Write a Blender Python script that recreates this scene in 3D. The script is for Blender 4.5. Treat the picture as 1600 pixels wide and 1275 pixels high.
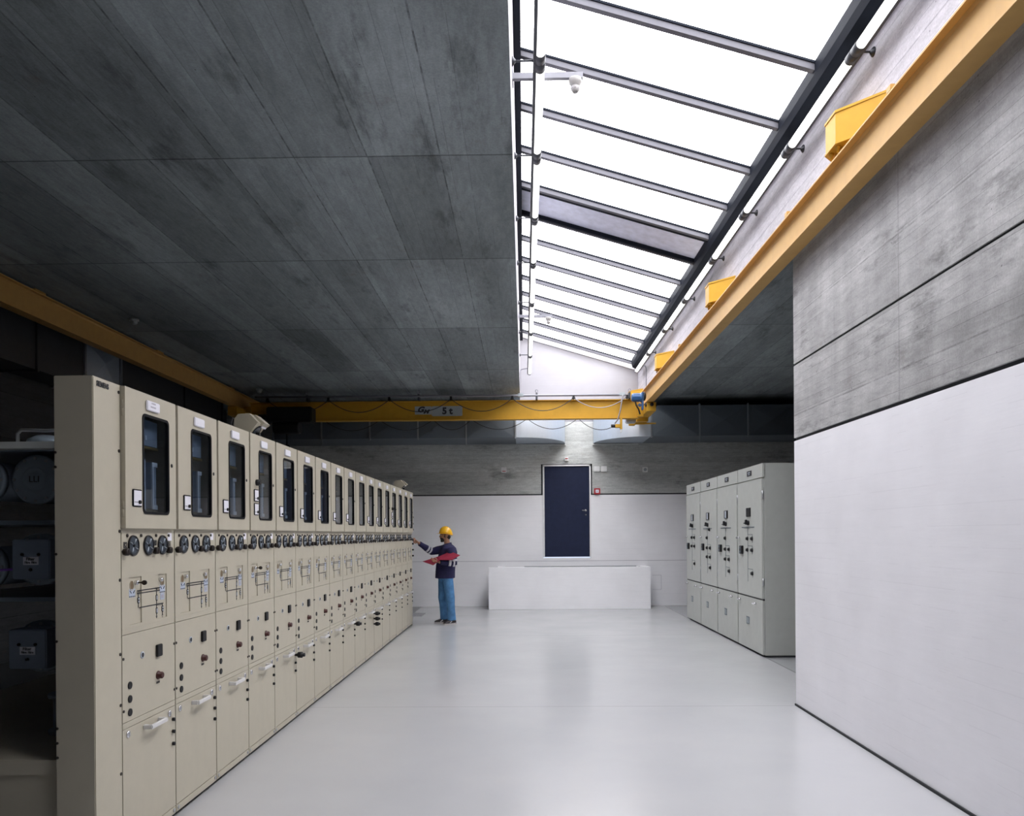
import bpy, bmesh, math, random
from mathutils import Vector, Matrix
from math import sin, cos, pi, radians

for o in list(bpy.data.objects):
    bpy.data.objects.remove(o)
SC = bpy.context.scene
COL = SC.collection
random.seed(4)

# ------------------------------------------------------------------ camera, world, exposure
CAM_H = 1.66
cd = bpy.data.cameras.new('camera')
cam = bpy.data.objects.new('camera', cd)
COL.objects.link(cam)
cd.sensor_fit = 'HORIZONTAL'
cd.sensor_width = 36.0
cd.lens = 36.0 * 1200 / 1600
cd.shift_y = 197.5 / 1600
cd.clip_start = 0.05
cam.matrix_world = (Matrix.Translation((0, 0, CAM_H)) @ Matrix.Rotation(0.0158, 4, 'Z')
                    @ Matrix.Rotation(pi / 2, 4, 'X') @ Matrix.Rotation(-0.007, 4, 'Z'))
SC.camera = cam

w = bpy.data.worlds.new('world')
SC.world = w
w.use_nodes = True
bg = w.node_tree.nodes['Background']
bg.inputs[0].default_value = (0.75, 0.84, 1.0, 1)
bg.inputs[1].default_value = 1.0
SC.view_settings.view_transform = 'Standard'
SC.view_settings.look = 'None'
SC.view_settings.gamma = 1.0
SC.view_settings.use_curve_mapping = False
SC.view_settings.exposure = 0.0
try:
    SC.cycles.max_bounces = 8
    SC.cycles.diffuse_bounces = 4
    SC.cycles.caustics_reflective = False
    SC.cycles.caustics_refractive = False
except Exception:
    pass
SKY_PANE = 8.0        # daylight coming through the opal roof panes
TUBE = 2.2            # fluorescent tubes

# ------------------------------------------------------------------ materials
def new_mat(name):
    m = bpy.data.materials.new(name)
    m.use_nodes = True
    nt = m.node_tree
    return m, nt, nt.nodes['Principled BSDF']

def setp(b, **k):
    for key, v in k.items():
        b.inputs[key.replace('_', ' ')].default_value = v

def N(nt, t, **k):
    n = nt.nodes.new(t)
    for key, v in k.items():
        setattr(n, key, v)
    return n

def math_n(nt, op, a, b=None, c=None, clamp=False):
    n = N(nt, 'ShaderNodeMath', operation=op)
    n.use_clamp = clamp
    for i, v in enumerate((a, b, c)):
        if v is None:
            continue
        if isinstance(v, (int, float)):
            n.inputs[i].default_value = v
        else:
            nt.links.new(v, n.inputs[i])
    return n.outputs[0]

def mix_c(nt, fac, a, b, blend='MIX'):
    n = N(nt, 'ShaderNodeMix', data_type='RGBA', blend_type=blend)
    for sock, v in ((n.inputs[0], fac), (n.inputs[6], a), (n.inputs[7], b)):
        if isinstance(v, (int, float)):
            sock.default_value = v
        elif isinstance(v, tuple):
            sock.default_value = v if len(v) == 4 else (*v, 1)
        else:
            nt.links.new(v, sock)
    return n.outputs[2]

def noise(nt, vec, scale, detail=4, rough=0.55, stretch=None):
    if stretch:
        mp = N(nt, 'ShaderNodeMapping')
        mp.inputs['Scale'].default_value = stretch
        nt.links.new(vec, mp.inputs['Vector'])
        vec = mp.outputs[0]
    n = N(nt, 'ShaderNodeTexNoise')
    n.inputs['Scale'].default_value = scale
    n.inputs['Detail'].default_value = detail
    n.inputs['Roughness'].default_value = rough
    nt.links.new(vec, n.inputs['Vector'])
    return n.outputs['Fac']

def ramp(nt, fac, lo, hi):
    n = N(nt, 'ShaderNodeMapRange')
    n.inputs['From Min'].default_value = lo
    n.inputs['From Max'].default_value = hi
    nt.links.new(fac, n.inputs['Value'])
    return n.outputs[0]

def plain(name, col, rough=0.5, metal=0.0, spec=0.5, vary=0.06, bump=0.0, bscale=60, **extra):
    """Painted / plastic / metal surface with a faint procedural unevenness."""
    m, nt, b = new_mat(name)
    tc = N(nt, 'ShaderNodeTexCoord')
    f = noise(nt, tc.outputs['Object'], 9, 5)
    c = mix_c(nt, ramp(nt, f, 0.3, 0.7), tuple(x * (1 - vary) for x in col), tuple(min(1, x * (1 + vary)) for x in col))
    nt.links.new(c, b.inputs['Base Color'])
    setp(b, Roughness=rough, Metallic=metal)
    b.inputs['Specular IOR Level'].default_value = spec
    if bump:
        bp = N(nt, 'ShaderNodeBump')
        bp.inputs['Strength'].default_value = bump
        bp.inputs['Distance'].default_value = 0.003
        nt.links.new(noise(nt, tc.outputs['Object'], bscale, 3), bp.inputs['Height'])
        nt.links.new(bp.outputs[0], b.inputs['Normal'])
    for k, v in extra.items():
        b.inputs[k.replace('_', ' ')].default_value = v
    return m

def emit(name, col, strength):
    m, nt, b = new_mat(name)
    setp(b, Base_Color=(0.8, 0.8, 0.8, 1), Roughness=0.4)
    b.inputs['Emission Color'].default_value = (*col, 1)
    b.inputs['Emission Strength'].default_value = strength
    return m

def line_mask(nt, coord, positions, width):
    """1 on thin lines at the listed coordinates."""
    out = None
    for p in positions:
        d = math_n(nt, 'ABSOLUTE', math_n(nt, 'SUBTRACT', coord, p))
        k = math_n(nt, 'LESS_THAN', d, width)
        out = k if out is None else math_n(nt, 'MAXIMUM', out, k)
    return out

def concrete(name, col, along, across, board=0.565, lines=(), brightness=1.0, mottle=0.35, line_w=0.006, stains=True, fine=0.1, offs=0.0, tonevar=0.3, joint=1.0, lj=0.5, streak=0.0, fdark=0.38):
    """Board-marked concrete: 'along' / 'across' are the axes (0,1,2) of the board direction and of the board width."""
    m, nt, b = new_mat(name)
    tc = N(nt, 'ShaderNodeTexCoord')
    obj = tc.outputs['Object']
    sp = N(nt, 'ShaderNodeSeparateXYZ')
    nt.links.new(obj, sp.inputs[0])
    A, B = sp.outputs[along], sp.outputs[across]
    # wobble so board edges are not ruler straight
    wob = math_n(nt, 'MULTIPLY', math_n(nt, 'SUBTRACT', noise(nt, obj, 1.3, 3), 0.5), 0.012)
    Bw = math_n(nt, 'ADD', B, wob)
    st = [1, 1, 1]
    st[along] = 0.22
    grain = noise(nt, obj, 24, 6, 0.65, tuple(st))
    st2 = [1, 1, 1]
    st2[along] = 0.3
    blot = noise(nt, obj, 1.1, 6, 0.6, tuple(st2))
    spots = noise(nt, obj, 7, 4, 0.7)
    micro = noise(nt, obj, 70, 5, 0.7)
    # per board tone
    bi = math_n(nt, 'FLOOR', math_n(nt, 'DIVIDE', math_n(nt, 'ADD', Bw, offs), board))
    seg = None
    for p in lines:
        g = math_n(nt, 'GREATER_THAN', A, p)
        seg = g if seg is None else math_n(nt, 'ADD', seg, g)
    key = math_n(nt, 'ADD', math_n(nt, 'MULTIPLY', bi, 7.31), math_n(nt, 'MULTIPLY', seg, 3.77) if seg is not None else 0.5)
    wn = N(nt, 'ShaderNodeTexWhiteNoise', noise_dimensions='1D')
    nt.links.new(key, wn.inputs['W'])
    tone = math_n(nt, 'MULTIPLY_ADD', wn.outputs['Value'], tonevar, 1 - tonevar / 2)
    fi = math_n(nt, 'FLOOR', math_n(nt, 'DIVIDE', Bw, fine))
    wn2 = N(nt, 'ShaderNodeTexWhiteNoise', noise_dimensions='1D')
    nt.links.new(fi, wn2.inputs['W'])
    tone2 = math_n(nt, 'MULTIPLY_ADD', wn2.outputs['Value'], 0.16, 0.92)
    v = math_n(nt, 'MULTIPLY', tone, tone2)
    v = math_n(nt, 'MULTIPLY', v, math_n(nt, 'MULTIPLY_ADD', ramp(nt, grain, 0.3, 0.7), 0.30, 0.85))
    v = math_n(nt, 'MULTIPLY', v, math_n(nt, 'MULTIPLY_ADD', ramp(nt, blot, 0.32, 0.68), mottle, 1 - mottle / 2))
    v = math_n(nt, 'MULTIPLY', v, math_n(nt, 'MULTIPLY_ADD', ramp(nt, micro, 0.35, 0.65), 0.22, 0.89))
    # joints
    fr = math_n(nt, 'FRACT', math_n(nt, 'DIVIDE', math_n(nt, 'ADD', Bw, offs), board))
    jb = math_n(nt, 'LESS_THAN', math_n(nt, 'ABSOLUTE', math_n(nt, 'SUBTRACT', fr, 0.5)), 0.5 - line_w / board)
    jb = math_n(nt, 'SUBTRACT', 1.0, jb)
    ff = math_n(nt, 'FRACT', math_n(nt, 'DIVIDE', Bw, fine))
    jf = math_n(nt, 'MULTIPLY', math_n(nt, 'LESS_THAN', ff, 0.035), math_n(nt, 'GREATER_THAN', noise(nt, obj, 3.0, 4, 0.6, tuple(st2)), 0.47))
    dark = math_n(nt, 'MULTIPLY', jb, math_n(nt, 'MULTIPLY_ADD', ramp(nt, spots, 0.35, 0.6), 0.5 * joint, 0.08 * joint))
    dark = math_n(nt, 'MAXIMUM', dark, math_n(nt, 'MULTIPLY', jf, fdark))
    if lines:
        Aw = math_n(nt, 'ADD', A, wob)
        jl = line_mask(nt, Aw, lines, line_w * 1.6)
        dark = math_n(nt, 'MAXIMUM', dark, math_n(nt, 'MULTIPLY', jl, lj))
    vo = N(nt, 'ShaderNodeTexVoronoi')
    vo.inputs['Scale'].default_value = 9
    nt.links.new(obj, vo.inputs['Vector'])
    pore = math_n(nt, 'MULTIPLY', math_n(nt, 'LESS_THAN', vo.outputs['Distance'], 0.055), math_n(nt, 'GREATER_THAN', spots, 0.5))
    dark = math_n(nt, 'MAXIMUM', dark, math_n(nt, 'MULTIPLY', pore, 0.5))
    sc = noise(nt, obj, 3.2, 7, 0.72, tuple(st2))
    v = math_n(nt, 'MULTIPLY', v, math_n(nt, 'MULTIPLY_ADD', ramp(nt, sc, 0.56, 0.7), -mottle * 0.8, 1.0))
    if streak:
        st3 = [1, 1, 1]
        st3[across] = 0.1
        sk = noise(nt, obj, 4.0, 6, 0.65, tuple(st3))
        v = math_n(nt, 'MULTIPLY', v, math_n(nt, 'MULTIPLY_ADD', ramp(nt, sk, 0.35, 0.65), streak, 1 - streak * 0.6))
    v = math_n(nt, 'MULTIPLY', v, math_n(nt, 'SUBTRACT', 1.0, dark))
    g = N(nt, 'ShaderNodeCombineColor')
    for i in range(3):
        nt.links.new(math_n(nt, 'MULTIPLY', v, col[i] * brightness), g.inputs[i])
    c = g.outputs[0]
    if stains:
        rs = noise(nt, obj, 2.3, 5, 0.75)
        c = mix_c(nt, math_n(nt, 'MULTIPLY', ramp(nt, rs, 0.6, 0.75), 0.35), c, (0.16, 0.12, 0.09))
    nt.links.new(c, b.inputs['Base Color'])
    setp(b, Roughness=0.75)
    b.inputs['Specular IOR Level'].default_value = 0.25
    bp = N(nt, 'ShaderNodeBump')
    bp.inputs['Strength'].default_value = 0.35
    bp.inputs['Distance'].default_value = 0.01
    h = math_n(nt, 'SUBTRACT', math_n(nt, 'MULTIPLY', grain, 0.4), dark)
    nt.links.new(h, bp.inputs['Height'])
    nt.links.new(bp.outputs[0], b.inputs['Normal'])
    return m

def painted_concrete(name, col, along, across):
    """White emulsion over board-marked concrete: only the relief of the boards shows."""
    m, nt, b = new_mat(name)
    tc = N(nt, 'ShaderNodeTexCoord')
    obj = tc.outputs['Object']
    sp = N(nt, 'ShaderNodeSeparateXYZ')
    nt.links.new(obj, sp.inputs[0])
    st = [1, 1, 1]
    st[along] = 0.1
    grain = noise(nt, obj, 26, 5, 0.6, tuple(st))
    blot = noise(nt, obj, 1.6, 5)
    fr = math_n(nt, 'FRACT', math_n(nt, 'DIVIDE', sp.outputs[across], 0.13))
    jf = math_n(nt, 'MULTIPLY', math_n(nt, 'LESS_THAN', fr, 0.05), math_n(nt, 'GREATER_THAN', noise(nt, obj, 2.0, 3), 0.5))
    v = math_n(nt, 'MULTIPLY_ADD', ramp(nt, blot, 0.3, 0.7), 0.07, 0.95)
    v = math_n(nt, 'MULTIPLY', v, math_n(nt, 'MULTIPLY_ADD', jf, -0.04, 1.0))
    v = math_n(nt, 'MULTIPLY', v, math_n(nt, 'MULTIPLY_ADD', grain, 0.06, 0.97))
    g = N(nt, 'ShaderNodeCombineColor')
    for i in range(3):
        nt.links.new(math_n(nt, 'MULTIPLY', v, col[i]), g.inputs[i])
    nt.links.new(g.outputs[0], b.inputs['Base Color'])
    setp(b, Roughness=0.6)
    b.inputs['Specular IOR Level'].default_value = 0.3
    bp = N(nt, 'ShaderNodeBump')
    bp.inputs['Strength'].default_value = 0.3
    bp.inputs['Distance'].default_value = 0.006
    nt.links.new(math_n(nt, 'SUBTRACT', math_n(nt, 'MULTIPLY', grain, 0.5), jf), bp.inputs['Height'])
    nt.links.new(bp.outputs[0], b.inputs['Normal'])
    return m

def floor_mat():
    m, nt, b = new_mat('floor_epoxy')
    tc = N(nt, 'ShaderNodeTexCoord')
    obj = tc.outputs['Object']
    sp = N(nt, 'ShaderNodeSeparateXYZ')
    nt.links.new(obj, sp.inputs[0])
    X, Y = sp.outputs[0], sp.outputs[1]
    f = noise(nt, obj, 0.9, 6, 0.6)
    f2 = noise(nt, obj, 14, 4, 0.6)
    c = mix_c(nt, ramp(nt, f, 0.3, 0.7), (0.435, 0.437, 0.452), (0.465, 0.463, 0.475))
    c = mix_c(nt, math_n(nt, 'MULTIPLY', ramp(nt, f2, 0.35, 0.7), 0.10), c, (0.44, 0.44, 0.46))
    plates = math_n(nt, 'GREATER_THAN', X, 3.2)
    c = mix_c(nt, plates, c, (0.34, 0.345, 0.36))
    pit = math_n(nt, 'MULTIPLY', math_n(nt, 'MULTIPLY', math_n(nt, 'GREATER_THAN', Y, 15.6), math_n(nt, 'LESS_THAN', Y, 16.35)),
                 math_n(nt, 'MULTIPLY', math_n(nt, 'LESS_THAN', X, -2.1), math_n(nt, 'GREATER_THAN', X, -2.37)))
    c = mix_c(nt, pit, c, (0.17, 0.175, 0.185))
    c = mix_c(nt, math_n(nt, 'LESS_THAN', X, -2.38), c, (0.16, 0.165, 0.17))  # same floor behind the switchgear, its shade painted in as a darker tone
    ln = line_mask(nt, Y, (7.40, 12.6), 0.004)
    ln = math_n(nt, 'MAXIMUM', ln, line_mask(nt, X, (3.2, -2.38), 0.012))
    c = mix_c(nt, math_n(nt, 'MULTIPLY', ln, 0.55), c, (0.12, 0.12, 0.13))
    nt.links.new(c, b.inputs['Base Color'])
    r = math_n(nt, 'MULTIPLY_ADD', f, 0.10, 0.16)
    nt.links.new(r, b.inputs['Roughness'])
    b.inputs['Specular IOR Level'].default_value = 0.5
    bp = N(nt, 'ShaderNodeBump')
    bp.inputs['Strength'].default_value = 0.03
    bp.inputs['Distance'].default_value = 0.01
    nt.links.new(noise(nt, obj, 3.5, 4), bp.inputs['Height'])
    nt.links.new(bp.outputs[0], b.inputs['Normal'])
    return m

def glass_mat(name, tint, rough=0.02):
    m = bpy.data.materials.new(name)
    m.use_nodes = True
    nt = m.node_tree
    for n in list(nt.nodes):
        nt.nodes.remove(n)
    out = N(nt, 'ShaderNodeOutputMaterial')
    mx = N(nt, 'ShaderNodeMixShader')
    tr = N(nt, 'ShaderNodeBsdfTransparent')
    tr.inputs[0].default_value = (*tint, 1)
    gl = N(nt, 'ShaderNodeBsdfGlossy')
    gl.inputs['Color'].default_value = (1, 1, 1, 1)
    gl.inputs['Roughness'].default_value = rough
    fr = N(nt, 'ShaderNodeFresnel')
    fr.inputs[0].default_value = 1.5
    ge = N(nt, 'ShaderNodeNewGeometry')
    nt.links.new(math_n(nt, 'MULTIPLY', fr.outputs[0], math_n(nt, 'SUBTRACT', 1.0, ge.outputs['Backfacing'])), mx.inputs[0])
    nt.links.new(tr.outputs[0], mx.inputs[1])
    nt.links.new(gl.outputs[0], mx.inputs[2])
    nt.links.new(mx.outputs[0], out.inputs[0])
    return m

def galvanised(name, col):
    m, nt, b = new_mat(name)
    tc = N(nt, 'ShaderNodeTexCoord')
    vo = N(nt, 'ShaderNodeTexVoronoi')
    vo.inputs['Scale'].default_value = 70
    nt.links.new(tc.outputs['Object'], vo.inputs['Vector'])
    c = mix_c(nt, vo.outputs['Distance'], tuple(x * 0.94 for x in col), tuple(x * 1.06 for x in col))
    nt.links.new(c, b.inputs['Base Color'])
    setp(b, Metallic=0.55, Roughness=0.42)
    return m

M = {}
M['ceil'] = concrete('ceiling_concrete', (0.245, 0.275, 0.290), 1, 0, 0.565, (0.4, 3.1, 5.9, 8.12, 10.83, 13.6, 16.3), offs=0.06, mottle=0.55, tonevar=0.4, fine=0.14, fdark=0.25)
M['wallb'] = concrete('back_wall_concrete', (0.52, 0.535, 0.52), 0, 2, 0.62, (), mottle=0.6, tonevar=0.15, joint=0.35)
M['wallr'] = concrete('side_wall_concrete', (0.43, 0.425, 0.425), 1, 2, 0.94, (5.35,), mottle=0.68, fine=0.085, offs=0.04, tonevar=0.2, joint=0.6, lj=0.15, streak=0.22, fdark=0.4)
M['shaft'] = concrete('shaft_pale_concrete', (0.44, 0.425, 0.465), 1, 2, 0.55, (), mottle=0.25, fine=0.11, tonevar=0.1, joint=0.5, stains=False)
M['walldark'] = concrete('left_wall_concrete', (0.065, 0.067, 0.072), 1, 2, 0.6, (), mottle=0.3)  # near-black tone puts the dimness of the hall's edges into the colour
M['white_r'] = painted_concrete('white_paint_side', (0.86, 0.85, 0.89), 1, 2)
M['white_b'] = painted_concrete('white_paint_back', (0.92, 0.915, 0.94), 0, 2)
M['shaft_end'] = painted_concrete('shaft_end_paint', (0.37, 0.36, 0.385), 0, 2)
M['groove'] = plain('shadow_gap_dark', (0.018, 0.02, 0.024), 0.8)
M['floor'] = floor_mat()
M['pane'] = emit('opal_roof_pane', (0.96, 0.965, 1.0), SKY_PANE)
M['bar'] = plain('grey_glazing_bar', (0.085, 0.083, 0.10), 0.6)
M['steel_dark'] = plain('dark_steel', (0.012, 0.014, 0.020), 0.6, 0.0, spec=0.03)
M['panel_metal'] = plain('brushed_roof_panel', (0.62, 0.64, 0.78), 0.4, 0.1, vary=0.12)
M['tube'] = emit('fluorescent_glow', (1.0, 1.0, 0.95), TUBE)
M['lamp_dark'] = plain('lamp_housing', (0.03, 0.033, 0.042), 0.45)
M['lamp_grey'] = plain('lamp_conduit_grey', (0.22, 0.22, 0.25), 0.4)
M['yellow'] = plain('crane_yellow', (0.54, 0.30, 0.030), 0.5, spec=0.25, vary=0.05, bump=0.05)
M['rail'] = plain('rail_ochre', (0.52, 0.315, 0.105), 0.5, spec=0.25, vary=0.05, bump=0.05)  # paler than the crane's yellow: the overexposed look is put into the colour
M['beige'] = plain('beige_enamel', (0.475, 0.435, 0.345), 0.45, vary=0.03, bump=0.06, bscale=220)
M['beige_edge'] = plain('beige_enamel_edge', (0.36, 0.31, 0.24), 0.5, vary=0.03)
M['grey_enamel'] = plain('grey_enamel', (0.47, 0.485, 0.455), 0.45, vary=0.03, bump=0.05, bscale=220)
M['purple'] = plain('purple_cable', (0.30, 0.12, 0.60), 0.5)
M['black'] = plain('black_plastic', (0.010, 0.010, 0.012), 0.45, spec=0.3)
M['brownblack'] = plain('bakelite', (0.020, 0.014, 0.012), 0.4, spec=0.35)
M['rubber'] = plain('rubber_gasket', (0.008, 0.008, 0.010), 0.6, spec=0.12)
M['glass'] = glass_mat('smoked_glass', (0.72, 0.76, 0.80))
M['lens'] = glass_mat('clear_lens', (0.85, 0.87, 0.9))
M['inside'] = plain('compartment_dark', (0.10, 0.125, 0.15), 0.6)
M['duct_dark'] = plain('dark_duct_shade', (0.05, 0.05, 0.055), 0.6)  # gloom along the left wall painted into the duct colour
M['chrome'] = plain('chrome', (0.75, 0.75, 0.78), 0.18, 1.0)
M['steel'] = plain('steel', (0.45, 0.46, 0.48), 0.35, 0.8)
M['paper'] = plain('white_label', (0.80, 0.79, 0.86), 0.5)
M['ink'] = plain('printing_ink', (0.02, 0.02, 0.025), 0.6)
M['ink_grey'] = plain('faded_ink', (0.42, 0.40, 0.46), 0.6)
M['bluegrey'] = plain('blue_grey_sticker', (0.42, 0.47, 0.58), 0.5)
M['handle'] = plain('pale_handle', (0.68, 0.67, 0.67), 0.35)
M['dial'] = plain('dial_face', (0.035, 0.045, 0.062), 0.35)
M['dialwhite'] = plain('dial_white', (0.50, 0.55, 0.62), 0.4)
M['socket_brown'] = plain('brown_recess', (0.17, 0.12, 0.07), 0.6)
M['redknob'] = plain('red_brown_knob', (0.065, 0.02, 0.017), 0.4, spec=0.3)
M['brass'] = plain('brass', (0.45, 0.33, 0.14), 0.35, 0.9)
M['gis'] = plain('grey_tank_paint', (0.27, 0.325, 0.38), 0.4, 0.2)
M['gisbox'] = plain('blue_grey_box', (0.22, 0.265, 0.34), 0.45)
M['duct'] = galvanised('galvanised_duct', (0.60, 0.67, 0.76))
M['duct_grey'] = galvanised('dark_duct_sheet', (0.17, 0.20, 0.235))  # darker sheet colour than the elbow outlets
M['duct_edge'] = plain('duct_flange', (0.36, 0.39, 0.43), 0.4, 0.6)
M['doorblue'] = plain('navy_door_paint', (0.012, 0.018, 0.050), 0.6, spec=0.25, vary=0.12)
M['detector'] = plain('detector_plastic', (0.34, 0.33, 0.32), 0.5)
M['whitepl'] = plain('white_plastic', (0.80, 0.80, 0.80), 0.4)
M['red'] = plain('alarm_red', (0.42, 0.02, 0.03), 0.4)
M['motor'] = plain('motor_blue', (0.02, 0.085, 0.22), 0.4)
M['cable'] = plain('cable_black', (0.02, 0.02, 0.024), 0.5)
M['cablegrey'] = plain('cable_light_grey', (0.30, 0.29, 0.31), 0.5)
M['socket_grey'] = plain('pale_grey_plastic', (0.66, 0.68, 0.66), 0.5)
M['plate'] = plain('grey_sign_plate', (0.34, 0.38, 0.40), 0.5)
M['skin'] = plain('skin', (0.31, 0.155, 0.095), 0.5, vary=0.1)
M['hair'] = plain('black_hair', (0.016, 0.012, 0.010), 0.6)
M['jacket'] = plain('navy_jacket', (0.011, 0.010, 0.055), 0.85, vary=0.3, bump=0.5, bscale=25)
M['jeans'] = plain('blue_jeans', (0.065, 0.185, 0.37), 0.85, vary=0.3, bump=0.5, bscale=22)
M['reflect'] = plain('reflective_band', (0.62, 0.62, 0.68), 0.4)
M['shoe'] = plain('dark_shoe', (0.03, 0.024, 0.028), 0.5)
M['sole'] = plain('grey_sole', (0.45, 0.42, 0.42), 0.6)
M['helmet'] = plain('yellow_helmet', (0.80, 0.44, 0.02), 0.28, vary=0.03)
M['folder'] = plain('maroon_folder', (0.27, 0.022, 0.05), 0.5)

# ------------------------------------------------------------------ mesh helpers
class MB:
    def __init__(s):
        s.v, s.f, s.mi, s.sm = [], [], [], []
    def add(s, vs, fs, mi=0, smooth=False):
        k = len(s.v)
        s.v += [tuple(v) for v in vs]
        for f in fs:
            s.f.append(tuple(i + k for i in f))
            s.mi.append(mi)
            s.sm.append(smooth)
        return s
    def box(s, x0, x1, y0, y1, z0, z1, mi=0, bev=0.0):
        x0, x1 = min(x0, x1), max(x0, x1)
        y0, y1 = min(y0, y1), max(y0, y1)
        z0, z1 = min(z0, z1), max(z0, z1)
        if bev <= 0:
            vs = [(x, y, z) for x in (x0, x1) for y in (y0, y1) for z in (z0, z1)]
            fs = [(0, 1, 3, 2), (4, 6, 7, 5), (0, 4, 5, 1), (2, 3, 7, 6), (0, 2, 6, 4), (1, 5, 7, 3)]
            return s.add(vs, fs, mi)
        bm = bmesh.new()
        bmesh.ops.create_cube(bm, size=1)
        bmesh.ops.scale(bm, vec=(x1 - x0, y1 - y0, z1 - z0), verts=bm.verts)
        bmesh.ops.translate(bm, vec=((x0 + x1) / 2, (y0 + y1) / 2, (z0 + z1) / 2), verts=bm.verts)
        bmesh.ops.bevel(bm, geom=bm.edges[:], offset=bev, segments=2, affect='EDGES', clamp_overlap=True)
        return s.bm(bm, mi)
    def bm(s, bm, mi=0, smooth=False, mat=None):
        bm.verts.index_update()
        vs = [(mat @ v.co) if mat else v.co.copy() for v in bm.verts]
        fs = [[v.index for v in f.verts] for f in bm.faces]
        bm.free()
        return s.add(vs, fs, mi, smooth)
    def loft(s, rings, mi=0, smooth=True, caps=True, closed=True):
        n = len(rings[0])
        vs = [p for r in rings for p in r]
        fs = []
        for i in range(len(rings) - 1):
            for j in range(n if closed else n - 1):
                a, b = i * n + j, i * n + (j + 1) % n
                fs.append((a, b, b + n, a + n))
        s.add(vs, fs, mi, smooth)
        if caps:
            s.add(rings[0], [tuple(reversed(range(n)))], mi)
            s.add(rings[-1], [tuple(range(n))], mi)
        return s
    def tube(s, pts, r, n=10, mi=0, caps=True, smooth=True, flat=1.0):
        pts = [Vector(p) for p in pts]
        rs = r if isinstance(r, (list, tuple)) else [r] * len(pts)
        t0 = (pts[1] - pts[0]).normalized()
        up = Vector((0, 0, 1)) if abs(t0.z) < 0.9 else Vector((1, 0, 0))
        u = t0.cross(up).normalized()
        rings = []
        for i, p in enumerate(pts):
            a = pts[max(i - 1, 0)]
            b = pts[min(i + 1, len(pts) - 1)]
            t = (b - a).normalized()
            u = (u - t * u.dot(t)).normalized()
            q = t.cross(u)
            rings.append([p + (u * cos(2 * pi * k / n) + q * sin(2 * pi * k / n) * flat) * rs[i] for k in range(n)])
        return s.loft(rings, mi, smooth, caps)
    def cyl(s, a, b, r, n=16, mi=0, r2=None):
        return s.tube([a, b], [r, r if r2 is None else r2], n, mi)
    def lathe(s, origin, axis, prof, n=24, mi=0, smooth=True):
        """prof: (distance along the axis, radius)"""
        ax = Vector(axis).normalized()
        u = ax.cross(Vector((0, 0, 1)) if abs(ax.z) < 0.9 else Vector((1, 0, 0))).normalized()
        q = ax.cross(u)
        o = Vector(origin)
        rings = [[o + ax * d + (u * cos(2 * pi * k / n) + q * sin(2 * pi * k / n)) * max(r, 1e-4) for k in range(n)] for d, r in prof]
        return s.loft(rings, mi, smooth, True)
    def prism(s, poly, axis, d0, d1, mi=0):
        """poly in the two remaining axes (in order), extruded along axis from d0 to d1"""
        def P(p, d):
            q = list(p)
            q.insert(axis, d)
            return tuple(q)
        n = len(poly)
        vs = [P(p, d0) for p in poly] + [P(p, d1) for p in poly]
        fs = [tuple(range(n)), tuple(reversed(range(n, 2 * n)))]
        fs += [(i, i + n, (i + 1) % n + n, (i + 1) % n) for i in range(n)]
        return s.add(vs, fs, mi)
    def ball(s, c, r, mi=0, scale=(1, 1, 1), n=16, rot=None):
        bm = bmesh.new()
        bmesh.ops.create_uvsphere(bm, u_segments=n, v_segments=max(6, n // 2), radius=r)
        mat = Matrix.Translation(c) @ (rot.to_4x4() if rot else Matrix.Identity(4)) @ Matrix.Diagonal((*scale, 1))
        return s.bm(bm, mi, True, mat)
    def build(s, name, mats, parent=None, loc=None):
        me = bpy.data.meshes.new(name)
        me.from_pydata(s.v, [], s.f)
        for m in (mats if isinstance(mats, (list, tuple)) else [mats]):
            me.materials.append(m)
        me.polygons.foreach_set('material_index', s.mi)
        me.polygons.foreach_set('use_smooth', s.sm)
        bm = bmesh.new()
        bm.from_mesh(me)
        bmesh.ops.remove_doubles(bm, verts=bm.verts, dist=1e-5)
        bmesh.ops.recalc_face_normals(bm, faces=bm.faces)
        bm.to_mesh(me)
        bm.free()
        o = bpy.data.objects.new(name, me)
        COL.objects.link(o)
        if parent:
            o.parent = parent
        if loc:
            o.location = loc
        return o

def tag(o, label, cat, group=None, kind=None):
    if label:
        o['label'] = label
    if cat:
        o['category'] = cat
    if group:
        o['group'] = group
    if kind:
        o['kind'] = kind
    return o

def thing(name, label, cat, loc=(0, 0, 0), group=None, kind=None):
    o = bpy.data.objects.new(name, None)
    o.empty_display_size = 0.1
    COL.objects.link(o)
    o.location = loc
    return tag(o, label, cat, group, kind)

def kids(o):
    return [c for c in ALLKIDS.get(o.name, [])]

def copy_tree(root):
    """A thing with copies of its parts and their sub-parts (two levels)."""
    r = root.copy()
    COL.objects.link(r)
    for ch in list(root.children):
        c = ch.copy()
        COL.objects.link(c)
        c.parent = r
        for g in list(ch.children):
            d = g.copy()
            COL.objects.link(d)
            d.parent = c
    return r

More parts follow.
